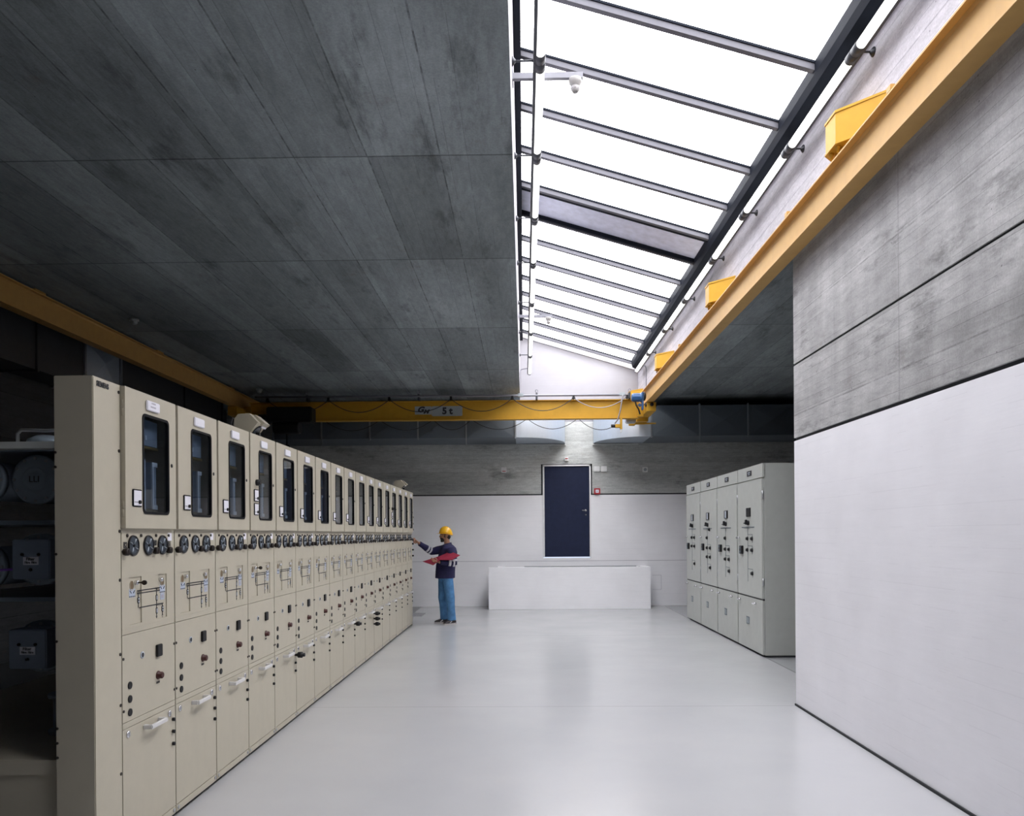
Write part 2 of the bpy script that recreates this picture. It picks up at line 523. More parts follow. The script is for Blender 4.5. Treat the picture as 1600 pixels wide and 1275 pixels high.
def text_mesh(name, body, size, mat, parent, origin, right, up, depth=0.002, align='CENTER', shear=0.0, bold=0.0, xs=1.0):
    cu = bpy.data.curves.new(name, 'FONT')
    cu.body = body
    cu.size = size
    cu.align_x = align
    cu.align_y = 'CENTER'
    cu.extrude = depth
    cu.shear = shear
    cu.offset = bold
    cu.resolution_u = 3
    tmp = bpy.data.objects.new(name, cu)
    COL.objects.link(tmp)
    dg = bpy.context.evaluated_depsgraph_get()
    me = bpy.data.meshes.new_from_object(tmp.evaluated_get(dg))
    bpy.data.objects.remove(tmp)
    bpy.data.curves.remove(cu)
    R, U = Vector(right).normalized(), Vector(up).normalized()
    Nn = R.cross(U)
    mat4 = Matrix(((R.x * xs, U.x, Nn.x, origin[0]), (R.y * xs, U.y, Nn.y, origin[1]), (R.z * xs, U.z, Nn.z, origin[2]), (0, 0, 0, 1)))
    me.transform(mat4)
    me.name = name
    me.materials.clear()
    me.materials.append(mat)
    o = bpy.data.objects.new(name, me)
    COL.objects.link(o)
    if parent:
        o.parent = parent
    return o

def rrect(c0, c1, d0, d1, r, n=6):
    """rounded rectangle outline, counter-clockwise in (c, d)"""
    pts = []
    for (cx, cy, a0) in ((c1 - r, d1 - r, 0), (c0 + r, d1 - r, 90), (c0 + r, d0 + r, 180), (c1 - r, d0 + r, 270)):
        for k in range(n + 1):
            a = radians(a0 + 90 * k / n)
            pts.append((cx + r * cos(a), cy + r * sin(a)))
    return pts

def ring_prism(mb, outer, inner, x0, x1, mi=0):
    """frame between two outlines of the same count, in the YZ plane, from x0 to x1"""
    n = len(outer)
    vs = [(x0, *p) for p in outer] + [(x0, *p) for p in inner] + [(x1, *p) for p in outer] + [(x1, *p) for p in inner]
    fs = []
    for i in range(n):
        j = (i + 1) % n
        fs += [(i, j, j + n, i + n), (i + 2 * n, i + 3 * n, j + 3 * n, j + 2 * n),
               (i, i + 2 * n, j + 2 * n, j), (i + n, j + n, j + 3 * n, i + 3 * n)]
    mb.add(vs, fs, mi)

def ordinal(k):
    return ['first', 'second', 'third', 'fourth', 'fifth', 'sixth', 'seventh', 'eighth', 'ninth', 'tenth', 'eleventh',
            'twelfth', 'thirteenth', 'fourteenth', 'fifteenth', 'sixteenth', 'seventeenth'][k]

# ------------------------------------------------------------------ key dimensions
YB = 17.75            # back wall
XR = 2.60             # right wall face
YR = 7.42             # where the right wall ends at the alcove
ZC = 4.58             # concrete ceiling
XSH = 0.05            # set-back of the shaft wall above the crane rail
XS = -0.07            # left edge of the roof shaft
YF = -3.0             # wall behind the camera
XL = -6.9             # far left wall
XA = 7.2              # right end of the alcove
SKY0 = 1.0            # near end of the roof light
def zsky(x):          # underside of the glazing bars
    return 6.27 - 0.30 * x

# ------------------------------------------------------------------ setting
def struct(mb, name, mat, label, cat, parent=None):
    return tag(mb.build(name, mat, parent), label, cat, kind='structure')

mb = MB()
mb.box(XL - 0.2, XA + 0.2, YF - 0.2, YB + 0.2, -0.2, 0)
struct(mb, 'floor', M['floor'], 'pale grey glossy epoxy floor of the hall', 'floor')

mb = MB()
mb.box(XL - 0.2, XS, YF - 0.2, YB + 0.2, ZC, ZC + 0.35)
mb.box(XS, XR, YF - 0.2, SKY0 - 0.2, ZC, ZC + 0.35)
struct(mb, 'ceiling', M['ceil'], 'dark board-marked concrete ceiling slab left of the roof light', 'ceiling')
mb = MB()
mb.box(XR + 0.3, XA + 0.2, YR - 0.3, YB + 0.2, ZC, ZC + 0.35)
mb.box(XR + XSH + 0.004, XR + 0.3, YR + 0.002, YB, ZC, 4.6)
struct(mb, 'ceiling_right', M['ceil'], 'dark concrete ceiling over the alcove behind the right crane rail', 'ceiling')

# right wall: white dado, groove, bare concrete, and the white shaft wall above the crane rail
wr = thing('wall_right', 'right hall wall, white below and bare board-marked concrete above', 'wall', kind='structure')
mb = MB()
mb.box(XR, XR + 0.3, YF, YR, 0, 2.535)
mb.build('white_dado', M['white_r'], wr)
mb = MB()
mb.box(XR, XR + 0.3, YF, YR, 2.565, 3.255)
mb.box(XR, XR + 0.3, YF, YR, 3.275, 4.295)
mb.build('concrete_band', M['wallr'], wr)
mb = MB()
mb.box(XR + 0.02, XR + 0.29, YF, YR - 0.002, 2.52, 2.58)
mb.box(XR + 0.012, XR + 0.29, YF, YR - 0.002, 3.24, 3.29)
mb.box(XR + 0.02, XR + 0.29, YF, YR - 0.002, 4.28, 4.42)  # near-black strip painted in for the shade line under the crane beam
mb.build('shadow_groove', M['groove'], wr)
mb = MB()
mb.box(XR + XSH, XR + 0.3, YF, YR, 4.42, 5.9)
mb.box(XR + XSH, XR + 0.3, YR, YB, 4.60, 5.9)
mb.build('shaft_face', M['shaft'], wr)
mb = MB()
mb.box(XR - 0.012, XR, YF, YR, 0, 0.018)
struct(mb, 'baseboard_right', M['groove'], 'thin dark sealing joint at the foot of the right wall', 'baseboard')

# back wall
wb = thing('wall_back', 'back wall with white dado, raw concrete above and white paint up in the shaft', 'wall', kind='structure')
DX0, DX1, DZ0, DZ1 = 0.475, 1.512, 1.135, 3.225
mb = MB()
mb.box(XL, 0.435, YB, YB + 0.3, 0, 2.56)
mb.box(1.545, XA, YB, YB + 0.3, 0, 2.56)
mb.box(0.435, 1.545, YB, YB + 0.3, 0, 1.10)
mb.build('white_dado', M['white_b'], wb)
mb = MB()
mb.box(XL, 0.402, YB, YB + 0.3, 2.59, 4.25)
mb.box(1.578, XA, YB, YB + 0.3, 2.59, 4.25)
mb.box(0.402, 1.578, YB, YB + 0.3, 3.278, 4.25)
mb.box(XL, XS, YB, YB + 0.3, 4.25, 4.7)
mb.box(XR + 0.1, XA, YB, YB + 0.3, 4.25, 4.7)
mb.build('concrete_band', M['wallb'], wb)
mb = MB()
mb.box(XL, XA, YB + 0.03, YB + 0.29, 2.5, 2.65)
mb.box(0.40, 0.47, YB + 0.03, YB + 0.29, 2.5, 3.29)
mb.box(1.51, 1.58, YB + 0.03, YB + 0.29, 2.5, 3.29)
mb.box(0.40, 1.58, YB + 0.03, YB + 0.29, 3.2, 3.29)
mb.build('shadow_groove', M['groove'], wb)
mb = MB()
mb.box(XS, XR + 0.1, YB, YB + 0.3, 4.25, 6.6)
mb.build('shaft_end_face', M['shaft_end'], wb)
mb = MB()   # formwork joint and cover plate in the white dado
mb.box(-2.6, 3.9, YB - 0.002, YB, 1.037, 1.045)
mb.box(2.95, 3.151, YB - 0.003, YB, 0.695, 0.70)
mb.box(3.148, 3.153, YB - 0.003, YB, 0.368, 0.70)
mb.box(2.95, 3.151, YB - 0.003, YB, 0.365, 0.37)
mb.build('formwork_joint', M['ink_grey'], wb)

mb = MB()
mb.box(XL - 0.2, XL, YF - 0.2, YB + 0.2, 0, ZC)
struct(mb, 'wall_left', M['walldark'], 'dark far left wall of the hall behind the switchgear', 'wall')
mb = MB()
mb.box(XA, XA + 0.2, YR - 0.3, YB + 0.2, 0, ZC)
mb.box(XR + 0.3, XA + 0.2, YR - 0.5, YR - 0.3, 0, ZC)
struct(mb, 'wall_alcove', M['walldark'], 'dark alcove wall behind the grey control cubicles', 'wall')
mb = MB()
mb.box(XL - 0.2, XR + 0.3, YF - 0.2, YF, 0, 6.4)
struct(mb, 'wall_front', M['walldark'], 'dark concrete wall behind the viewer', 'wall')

# left side of the roof shaft and its near end
mb = MB()
mb.box(XS - 0.25, XS, SKY0 - 0.2, YB, ZC + 0.35, 6.6)
mb.box(XS - 0.02, XS + 0.002, SKY0 - 0.2, YB, ZC + 0.003, 6.6)
struct(mb, 'wall_shaft', M['shaft'], 'pale left cheek of the roof light shaft', 'wall')
mb = MB()
mb.box(XS, XR + XSH, SKY0 - 0.2, SKY0, ZC + 0.35, 6.6)
struct(mb, 'wall_shaft_front', M['shaft'], 'pale near end wall of the roof light shaft', 'wall')

# parapet in front of the door landing
mb = MB()
mb.box(-0.795, 2.78, 16.95, 17.13, 0, 0.925, bev=0.004)
mb.box(2.62, 2.78, 17.13, YB, 0, 0.925)
mb.box(-0.60, -0.45, 17.13, YB, 0, 0.925)
struct(mb, 'wall_parapet', M['white_b'], 'low white parapet block standing under the blue door', 'parapet')
mb = MB()
mb.box(0.0, 2.5, 17.2, 17.24, 0.90, 0.945, bev=0.004)
for x in (0.1, 1.25, 2.4):
    mb.box(x - 0.02, x + 0.02, 17.2, 17.24, 0.0, 0.90)
tag(mb.build('handrail', M['steel']), 'slim grey steel rail behind the white parapet top', 'handrail')

# blue door
d = thing('door_1', 'dark navy blue door with white frame in the back wall', 'door', (0.99, YB, DZ0), kind='structure')
mb = MB()
mb.box(0.437 - 0.99, DX0 - 0.99, -0.03, 0.05, -0.01, 2.12)
mb.box(DX1 - 0.99, 1.545 - 0.99, -0.03, 0.05, -0.01, 2.12)
mb.box(0.437 - 0.99, 1.545 - 0.99, -0.03, 0.05, 2.09, 2.125)
mb.build('door_frame', M['whitepl'], d)
mb = MB()
mb.box(DX0 - 0.99, DX1 - 0.99, 0.0, 0.05, 0.0, 2.09, bev=0.004)
leaf = mb.build('door_leaf', M['doorblue'], d)
mb = MB()
mb.box(1.335 - 0.99, 1.44 - 0.99, -0.06, -0.045, 1.057, 1.077, bev=0.004)
mb.cyl((0.435, -0.055, 1.067), (0.435, 0.0, 1.067), 0.011)
mb.lathe((0.435, 0.0, 1.067), (0, -1, 0), [(0, 0.024), (0.008, 0.024), (0.01, 0.02)])
mb.build('lever_handle', M['chrome'], leaf)
mb = MB()
mb.lathe((0.437, 0.0, 0.967), (0, -1, 0), [(0, 0.022), (0.01, 0.022), (0.012, 0.012), (0.016, 0.012)])
mb.build('lock_rosette', M['chrome'], leaf)

# small devices on the back wall
def wall_box(name, x0, x1, z0, z1, label, cat, mat, depth=0.035, group=None):
    t = thing(name, label, cat, ((x0 + x1) / 2, YB, z0), group)
    w_, h = (x1 - x0) / 2, z1 - z0
    mb = MB()
    mb.box(-w_, w_, -depth, 0, 0, h, bev=0.006)
    mb.build('housing', mat, t)
    return t, w_, h
t, a, h = wall_box('emergency_light', 0.943, 1.033, 3.345, 3.44, 'small white signal box above the blue door', 'signal box', M['whitepl'], 0.06)
mb = MB(); mb.box(-0.03, 0.03, -0.068, -0.055, 0.042, 0.06); mb.build('red_lens', M['red'], t)
t, a, h = wall_box('wall_socket', -0.515, -0.395, 3.09, 3.21, 'white socket box on the concrete left of the blue door', 'socket', M['whitepl'])
mb = MB(); mb.box(-0.04, 0.04, -0.04, -0.03, 0.02, 0.036); mb.build('red_lens', M['red'], t)
t, a, h = wall_box('wall_switch', 1.62, 1.75, 3.09, 3.217, 'white switch plate directly right of the door frame', 'switch', M['whitepl'])
mb = MB(); mb.box(-0.045, 0.045, -0.042, -0.03, 0.02, 0.107, bev=0.003); mb.build('rocker', M['whitepl'], t)
t, a, h = wall_box('wall_switch', 1.785, 1.915, 3.09, 3.217, 'white switch plate second from the door frame', 'switch', M['whitepl'])
mb = MB(); mb.box(-0.045, 0.045, -0.042, -0.03, 0.02, 0.107, bev=0.003); mb.build('rocker', M['whitepl'], t)
t, a, h = wall_box('wall_socket', 2.735, 2.855, 3.07, 3.19, 'grey socket box alone on the concrete right of the door', 'socket', M['socket_grey'])
mb = MB(); mb.lathe((0, -0.033, 0.06), (0, -1, 0), [(0, 0.035), (0.006, 0.035), (0.007, 0.02)]); mb.build('socket_face', M['plate'], t)
t, a, h = wall_box('fire_alarm_button', 1.618, 1.758, 2.572, 2.708, 'red square fire alarm box right of the blue door', 'fire alarm', M['red'], 0.05)
mb = MB(); mb.box(-0.036, 0.036, -0.058, -0.045, 0.032, 0.104); pl = mb.build('white_button_plate', M['paper'], t)
mb = MB(); mb.lathe((0, -0.057, 0.068), (0, -1, 0), [(0, 0.014), (0.006, 0.014)], 12); mb.build('button', M['ink_grey'], pl)

# ------------------------------------------------------------------ roof light
wn_ = thing('window_1', 'long sloping roof light of white opal panes between grey bars', 'skylight', (0, 0, 0), kind='structure')
X0S, X1S = -0.02, 2.5
bars_y = [6.5 + 0.9225 * k for k in range(-6, 13)]
pan0, pan1 = 6.5 + 0.9225 * 4, 6.5 + 0.9225 * 5
mb = MB()
GT = 0.075
def slab_quad(y0, y1, zoff, th, x0=X0S, x1=X1S + 0.145):
    vs = []
    for dz in (0, th):
        for (x, y) in ((x0, y0), (x1, y0), (x1, y1), (x0, y1)):
            vs.append((x, y, zsky(x) + zoff + dz))
    return vs
QF = [(3, 2, 1, 0), (4, 5, 6, 7), (0, 1, 5, 4), (1, 2, 6, 5), (2, 3, 7, 6), (3, 0, 4, 7)]
mb.add(slab_quad(SKY0, pan0, GT, 0.02), QF)
mb.add(slab_quad(pan1, YB, GT, 0.02), QF)
mb.build('opal_panes', M['pane'], wn_)
mb = MB()
mb.add(slab_quad(pan0, pan1, GT - 0.02, 0.04), QF)
mb.build('metal_panel', M['panel_metal'], wn_)
for k, y in enumerate(bars_y):
    if y < SKY0 + 0.2:
        continue
    mb = MB()
    mb.add(slab_quad(y - 0.028, y + 0.028, 0, GT), QF, 0)
    mb.add(slab_quad(y - 0.04, y + 0.04, GT - 0.02, 0.022), QF, 1)
    mb.build('glazing_bar', [M['bar'], M['steel_dark']], wn_)
for y in (pan0 + 0.06, pan1 - 0.05):
    mb = MB()
    mb.add(slab_quad(y - 0.03, y + 0.03, 0.0, GT), QF)
    mb.build('panel_edge_bar', M['steel_dark'], wn_)
mb = MB()
zt = zsky(2.5)
mb.prism([(2.46, zt - 0.02), (2.48, zt - 0.09), (2.55, zt - 0.135), (2.645, zt - 0.135), (2.645, zt + 0.16), (2.46, zt + 0.16)], 1, SKY0, 17.45)
mb.build('gutter_beam', M['steel_dark'], wn_)
mb = MB()
mb.box(-0.068, -0.055 + 0.055, SKY0, 17.6, 6.10, 6.36)
mb.build('edge_frame', M['steel_dark'], wn_)
mb = MB()
mb.add(slab_quad(YB - 0.05, YB - 0.002, -0.07, 0.16), QF)
mb.build('end_strip', M['whitepl'], wn_)  # pale strip below the glazing at the back wall

# fluorescent tubes on both sides of the shaft
LY = [17.02, 15.3, 13.56, 11.83, 10.1, 8.67, 7.23, 5.78, 4.35]
def fluorescent(side, i):
    x = 0.145 if side == 'left' else 2.50
    y1, y0 = LY[i], LY[i + 1]
    z = 5.22 if side == 'left' else 5.245
    wx = (XS if side == 'left' else XR + XSH)
    sgn = -1 if side == 'left' else 1
    place = 'left cheek of the roof shaft' if side == 'left' else 'white right shaft wall'
    t = thing('fluorescent_lamp', '%s fluorescent tube from the back wall along the %s' % (ordinal(i), place), 'lamp', (x, y0, z), 'fluorescent tubes in the roof shaft')
    L = y1 - y0
    mb = MB()
    mb.cyl((0, 0.10, 0), (0, L - 0.10, 0), 0.036, 16)
    mb.build('tube', M['tube'], t)
    mb = MB()
    mb.box(sgn * 0.024, sgn * 0.052, 0.002, L - 0.003, -0.022, 0.05)
    mb.build('backing_channel', M['lamp_dark'], t)
    mb = MB()
    mb.cyl((0, 0.001, 0), (0, 0.10, 0), 0.041, 16)
    mb.build('end_cap', M['lamp_dark'], t)
    mb = MB()
    mb.cyl((0, L - 0.10, 0), (0, L - 0.002, 0), 0.041, 16)
    mb.build('end_cap', M['lamp_grey'] if i == 0 else M['lamp_dark'], t)
    mb = MB()
    mb.cyl((0.03 * sgn, 0.03, 0.02), (wx - x, 0.03, 0.02), 0.008, 8)
    mb.lathe((wx - x, 0.03, 0.02), (-sgn, 0, 0), [(0, 0.035), (0.008, 0.035), (0.03, 0.01)], 12)
    mb.build('wall_bracket', M['lamp_dark'], t)
    return t
for side in ('left', 'right'):
    for i in range(8):
        fluorescent(side, i)
mb = MB()
mb.tube([(-0.068, 17.3, 4.9), (-0.06, 17.3, 5.33), (-0.04, 17.3, 5.37), (0.10, 17.15, 5.37), (0.14, 17.1, 5.3), (0.145, 17.03, 5.22)], 0.009, 8)
tag(mb.build('conduit', M['lamp_grey']), 'thin grey conduit looping from the last tube on the left shaft cheek', 'conduit')
mb = MB()
mb.tube([(2.635, 16.5, 4.60), (2.635, 16.5, 5.20), (2.62, 16.55, 5.27), (2.56, 16.8, 5.29), (2.50, 17.03, 5.245)], 0.009, 8)
tag(mb.build('conduit', M['lamp_grey']), 'thin grey conduit dropping from the last tube on the right shaft wall', 'conduit')

# smoke detectors on arms
for (y, lab) in ((6.1, 'white smoke detector on the near arm in the roof shaft'), (12.8, 'white smoke detector on the far arm in the roof shaft')):
    t = thing('smoke_detector', lab, 'smoke detector', (0.43, y, 5.27))
    mb = MB()
    mb.lathe((0, 0, 0), (0, 0, -1), [(0, 0.05), (0.015, 0.052), (0.035, 0.05), (0.05, 0.035), (0.06, 0.03)], 20)
    mb.build('base', M['detector'], t)
    mb = MB()
    mb.lathe((0, 0, -0.06), (0, 0, -1), [(0, 0.033), (0.03, 0.033), (0.048, 0.02)], 20)
    for k in range(8):
        a = 2 * pi * k / 8
        mb.box(0.033 * cos(a) - 0.004, 0.033 * cos(a) + 0.004, 0.033 * sin(a) - 0.004, 0.033 * sin(a) + 0.004, -0.083, -0.073, 1)
    mb.build('sensor_head', [M['detector'], M['ink_grey']], t)
    mb = MB()
    mb.box(XS - 0.43, 0.06, -0.02, 0.02, 0.0, 0.045)
    mb.box(XS - 0.43, XS - 0.42, -0.06, 0.06, -0.03, 0.08)
    mb.build('support_arm', M['lamp_grey'], t)

# ------------------------------------------------------------------ crane
BZ0, BZ1 = 4.225, 4.53
def runway(name, xa, xb, label, y0, y1):
    t = thing(name, label, 'crane rail', ((xa + xb) / 2, y0, BZ0))
    hw = (xb - xa) / 2
    L, H = y1 - y0, BZ1 - BZ0
    mb = MB()
    mb.box(-hw, hw, 0, L, 0, 0.013)
    mb.box(-hw, hw, 0, L, H - 0.012, H)
    mb.box(-0.006, 0.006, 0, L, 0.012, H - 0.011)
    for s in (-1, 1):
        mb.prism([(s * 0.006, 0.012), (s * 0.02, 0.013), (s * 0.006, 0.03)], 1, 0, L)
        mb.prism([(s * 0.006, H - 0.012), (s * 0.02, H - 0.012), (s * 0.006, H - 0.03)], 1, 0, L)
    mb.build('i_beam', M['rail'], t)
    return t
rr = runway('runway_beam', 2.40, 2.54, 'yellow steel crane runway beam along the right wall', -1.5, 17.7)
for y in (5.06, 7.03, 11.9):
    mb = MB()
    mb.box(-0.07, -0.035, y + 1.5 - 0.03, y + 1.5 + 0.03, BZ1 - BZ0, BZ1 - BZ0 + 0.045, bev=0.004)
    mb.build('rail_clip', M['rail'], rr)
rl = runway('runway_beam', -5.79, -5.65, 'brownish shaded crane runway beam under the dark left ceiling', -1.5, 17.7)
mb = MB()
for y in (3.0, 6.0, 9.0, 12.0, 15.0):
    mb.box(-0.02, 0.02, y + 1.4, y + 1.6, BZ1 - BZ0, ZC - BZ0)
mb.build('hanger_block', M['rail'], rl)

def bracket(y, which):
    t = thing('beam_bracket', '%s yellow bracket carrying the right crane beam from the shaft wall' % which, 'bracket', (XR, y, BZ1), 'yellow brackets of the right crane beam')
    mb = MB()
    x0 = 2.385 - XR
    def plan(zz, e=0.0):
        return [(x0 - e, 0.0 - e, zz), (XSH - 0.002, -0.27 - e, zz), (XSH - 0.002, 0.46 + e, zz), (x0 - e, 0.19 + e, zz)]
    mb.add(plan(0.08) + plan(0.325), [(3, 2, 1, 0), (4, 5, 6, 7), (0, 1, 5, 4), (1, 2, 6, 5), (2, 3, 7, 6), (3, 0, 4, 7)])
    mb.add(plan(0.075, 0.006) + plan(0.09, 0.006), [(3, 2, 1, 0), (4, 5, 6, 7), (0, 1, 5, 4), (1, 2, 6, 5), (2, 3, 7, 6), (3, 0, 4, 7)])
    mb.add(plan(0.312, 0.006) + plan(0.33, 0.006), [(3, 2, 1, 0), (4, 5, 6, 7), (0, 1, 5, 4), (1, 2, 6, 5), (2, 3, 7, 6), (3, 0, 4, 7)])
    mb.build('bracket_box', M['yellow'], t)
    mb = MB()
    mb.box(x0 + 0.06, x0 + 0.14, 0.03, 0.16, 0.0, 0.076)
    mb.build('clamp_block', M['yellow'], t)
    for yy in (0.03, 0.15):
        mb = MB()
        mb.lathe((x0 + 0.03, yy, 0.077), (0, 0, -1), [(0, 0.02), (0.018, 0.02), (0.018, 0.011), (0.05, 0.011)], 6)
        mb.build('bolt', M['yellow'], t)
for y, n_ in ((5.87, 'nearest'), (9.86, 'second nearest'), (13.75, 'third nearest'), (17.25, 'farthest')):
    bracket(y, n_)

# bridge girder with end carriage, motor, sign
cr = thing('overhead_crane', 'yellow overhead crane bridge marked 5 t spanning the hall before the back wall', 'crane', (0, 15.5, 3.985))
GX0, GX1 = -5.55, 2.33
mb = MB()
mb.box(GX0, GX1, 0, 0.17, 0, 0.016)
mb.box(GX0, GX1, 0, 0.17, 0.37, 0.386)
mb.box(GX0, GX1, 0.06, 0.11, 0.014, 0.372)
mb.build('girder', M['yellow'], cr)
mb = MB()
mb.box(2.41, 2.585, -0.5, 0.95, 0.06, 0.235, bev=0.006)
mb.box(2.3, 2.42, -0.02, 0.2, 0.03, 0.3)
car = mb.build('end_carriage', M['yellow'], cr)
mb = MB()
mb.lathe((2.505, -0.5, 0.19), (0, -1, 0), [(0, 0.036), (0.012, 0.036), (0.014, 0.02), (0.03, 0.02)], 16)
mb.lathe((2.505, -0.44, 0.19), (1, 0, 0), [(-0.12, 0.04), (0.10, 0.04)], 16)
mb.build('wheel', M['brownblack'], car)
mb = MB()
mb.box(2.33, 2.56, 0.3, 0.8, -0.02, 0.06)
mb.box(2.2, 2.33, 0.5, 0.62, -0.075, 0.04, bev=0.01)
mb.box(2.33, 2.76, 0.52, 0.58, -0.045, -0.02)
mb.build('underside_gear', M['yellow'], car)
mb = MB()
mb.box(2.1, 2.3, 0.2, 0.4, -0.06, 0.03, bev=0.015)
mb.build('gear_cover', M['steel'], car)
mb = MB()
mb.lathe((2.13, -0.36, 0.35), (1, 0, 0), [(0, 0.06), (0.015, 0.078), (0.17, 0.082), (0.18, 0.095), (0.2, 0.095)], 24)
for k in range(10):
    a = 2 * pi * k / 10
    mb.box(2.16, 2.29, -0.36 + 0.084 * cos(a) - 0.003, -0.36 + 0.084 * cos(a) + 0.003, 0.35 + 0.084 * sin(a) - 0.003, 0.35 + 0.084 * sin(a) + 0.003)
mb.box(2.325, 2.36, -0.42, -0.30, 0.10, 0.45, bev=0.01)
mb.box(2.25, 2.33, -0.40, -0.32, 0.17, 0.23, bev=0.02)
mot = mb.build('drive_motor', M['motor'], cr)
mot['label'] = 'blue drive motor'
mb = MB()
mb.lathe((2.362, -0.36, 0.37), (1, 0, 0), [(0, 0.09), (0.03, 0.085), (0.05, 0.05)], 20)
mb.build('motor_cap', M['black'], mot)
mb = MB()
mb.tube([(2.2, -0.36, 0.28), (2.22, -0.36, 0.2), (2.27, -0.35, 0.12), (2.3, -0.34, 0.02)], 0.016, 8)
mb.build('motor_lead', M['black'], mot)
mb = MB()
mb.box(1.95, 1.99, -0.02, 0.06, -0.22, 0.02)
mb.box(1.85, 1.97, -0.02, 0.06, -0.19, -0.12, bev=0.006)
arm = mb.build('cable_arm', M['yellow'], cr)
mb = MB()
mb.cyl((1.77, 0.02, -0.155), (1.86, 0.02, -0.155), 0.034)
mb.build('cable_gland', M['black'], arm)
mb = MB()
mb.tube([(1.97, 0.0, -0.2), (1.965, 0.0, -0.27), (1.955, 0, -0.3)], [0.014, 0.012, 0.004], 8)
mb.build('white_tip', M['whitepl'], arm)
mb = MB()
mb.prism(rrect(-1.86, -1.235, 0.085, 0.285, 0.03), 1, -0.012 + 0.06, 0.06)
sg = mb.build('capacity_plate', M['plate'], cr)
text_mesh('lettering', '5 t', 0.185, M['ink'], sg, (-1.54, 0.046, 0.182), (1, 0, 0), (0, 0, 1), 0.002, bold=0.009)
mb = MB()
mb.box(-2.2, -1.865, 0.05, 0.06, 0.12, 0.285)
lp = mb.build('maker_plate', M['plate'], cr)
text_mesh('lettering', 'G', 0.15, M['ink'], lp, (-2.09, 0.048, 0.215), (1, 0, 0), (0, 0, 1), 0.002, shear=0.35, bold=0.007, xs=1.15)
text_mesh('lettering', 'M', 0.105, M['ink'], lp, (-1.975, 0.048, 0.175), (1, 0, 0), (0, 0, 1), 0.002, shear=0.35, bold=0.006, xs=1.25)
# left end carriage and the black hoist trolley
mb = MB()
mb.box(-5.81, -5.63, -0.5, 0.95, 0.06, 0.235, bev=0.006)
mb.box(-5.66, -5.53, -0.02, 0.2, 0.03, 0.3)
mb.build('end_carriage', M['yellow'], cr)
mb = MB()
mb.box(-5.1, -4.2, -0.35, 0.0, -0.06, 0.24, bev=0.02)
mb.box(-5.3, -4.9, -0.30, 0.35, 0.0, 0.10, bev=0.02)
mb.lathe((-5.0, -0.15, -0.14), (1, 0, 0), [(0, 0.13), (0.02, 0.14), (0.5, 0.14), (0.52, 0.13)], 24)
ho = mb.build('hoist_trolley', M['black'], cr)
mb = MB()
mb.cyl((-4.75, -0.15, -0.28), (-4.75, -0.15, -0.5), 0.012)
mb.box(-4.82, -4.68, -0.2, -0.1, -0.62, -0.5, bev=0.02)
mb.tube([(-4.75, -0.15, -0.62), (-4.75, -0.15, -0.66), (-4.70, -0.15, -0.71), (-4.75, -0.15, -0.76), (-4.80, -0.15, -0.72)], 0.018, 8)
mb.build('hook_block', M['black'], ho)
# festoon track, trolleys and cable loops
mb = MB()
mb.cyl((-5.4, -0.1, 0.475), (2.05, -0.1, 0.45), 0.022, 12)
tr_ = mb.build('festoon_track', M['lamp_grey'], cr)
for x in (-0.05, 1.98):
    mb = MB()
    mb.box(x - 0.06, x + 0.06, -0.13, -0.07, 0.43, 0.50, bev=0.01)
    mb.build('track_joint', M['plate'], tr_)
for x in (-4.35, -2.1, 0.27, 2.13):
    mb = MB()
    mb.box(x - 0.02, x + 0.02, -0.11, 0.03, 0.38, 0.50)
    mb.build('track_hanger', M['lamp_dark'], tr_)
    mb = MB()
    mb.tube([(x + 0.025 * cos(a), -0.1, 0.545 + 0.03 * sin(a)) for a in [2 * pi * k / 12 for k in range(13)]], 0.008, 8)
    mb.build('hanger_eye', M['lamp_grey'], tr_)
tx = [-5.15, -3.92, -2.69, -1.45, -0.22, 1.01, 2.08]
for x in tx:
    mb = MB()
    mb.box(x - 0.022, x + 0.022, -0.125, -0.075, 0.385, 0.45)
    mb.prism([(x - 0.035, 0.40), (x, 0.365), (x + 0.035, 0.40)], 1, -0.14, -0.06)
    mb.build('cable_trolley', M['black'], cr)
def sag(x0, x1, z0, z1, dip, y, n=14):
    return [(x0 + (x1 - x0) * k / n, y, z0 + (z1 - z0) * k / n - dip * 4 * (k / n) * (1 - k / n)) for k in range(n + 1)]
for a, b in zip(tx[:-1], tx[1:]):
    mb = MB()
    last = b > 2
    mb.tube(sag(a, b, 0.40, 0.42 if last else 0.40, 0.21 if last else 0.25, -0.1), 0.008, 6, caps=True)
    mb.build('festoon_cable', M['cablegrey'] if last else M['cable'], cr)
tx2 = [-4.1, -2.95, -1.85, -0.72 - 0.35, 0.08, 1.12, 1.79]
for k, (a, b) in enumerate(zip(tx2[:-1], tx2[1:])):
    mb = MB()
    mb.tube(sag(a, b, 0.045, -0.155 if k == 5 else 0.045, 0.12 if k == 5 else 0.215, 0.25), 0.007, 6)
    mb.build('hoist_cable', M['cable'], cr)
mb = MB()
mb.tube([(1.99, -0.12, 0.45), (1.985, -0.13, 0.42), (1.945, -0.08, 0.15), (1.90, -0.02, -0.03), (1.84, 0.0, -0.11)], 0.013, 8)
mb.build('supply_hose', M['cablegrey'], cr)

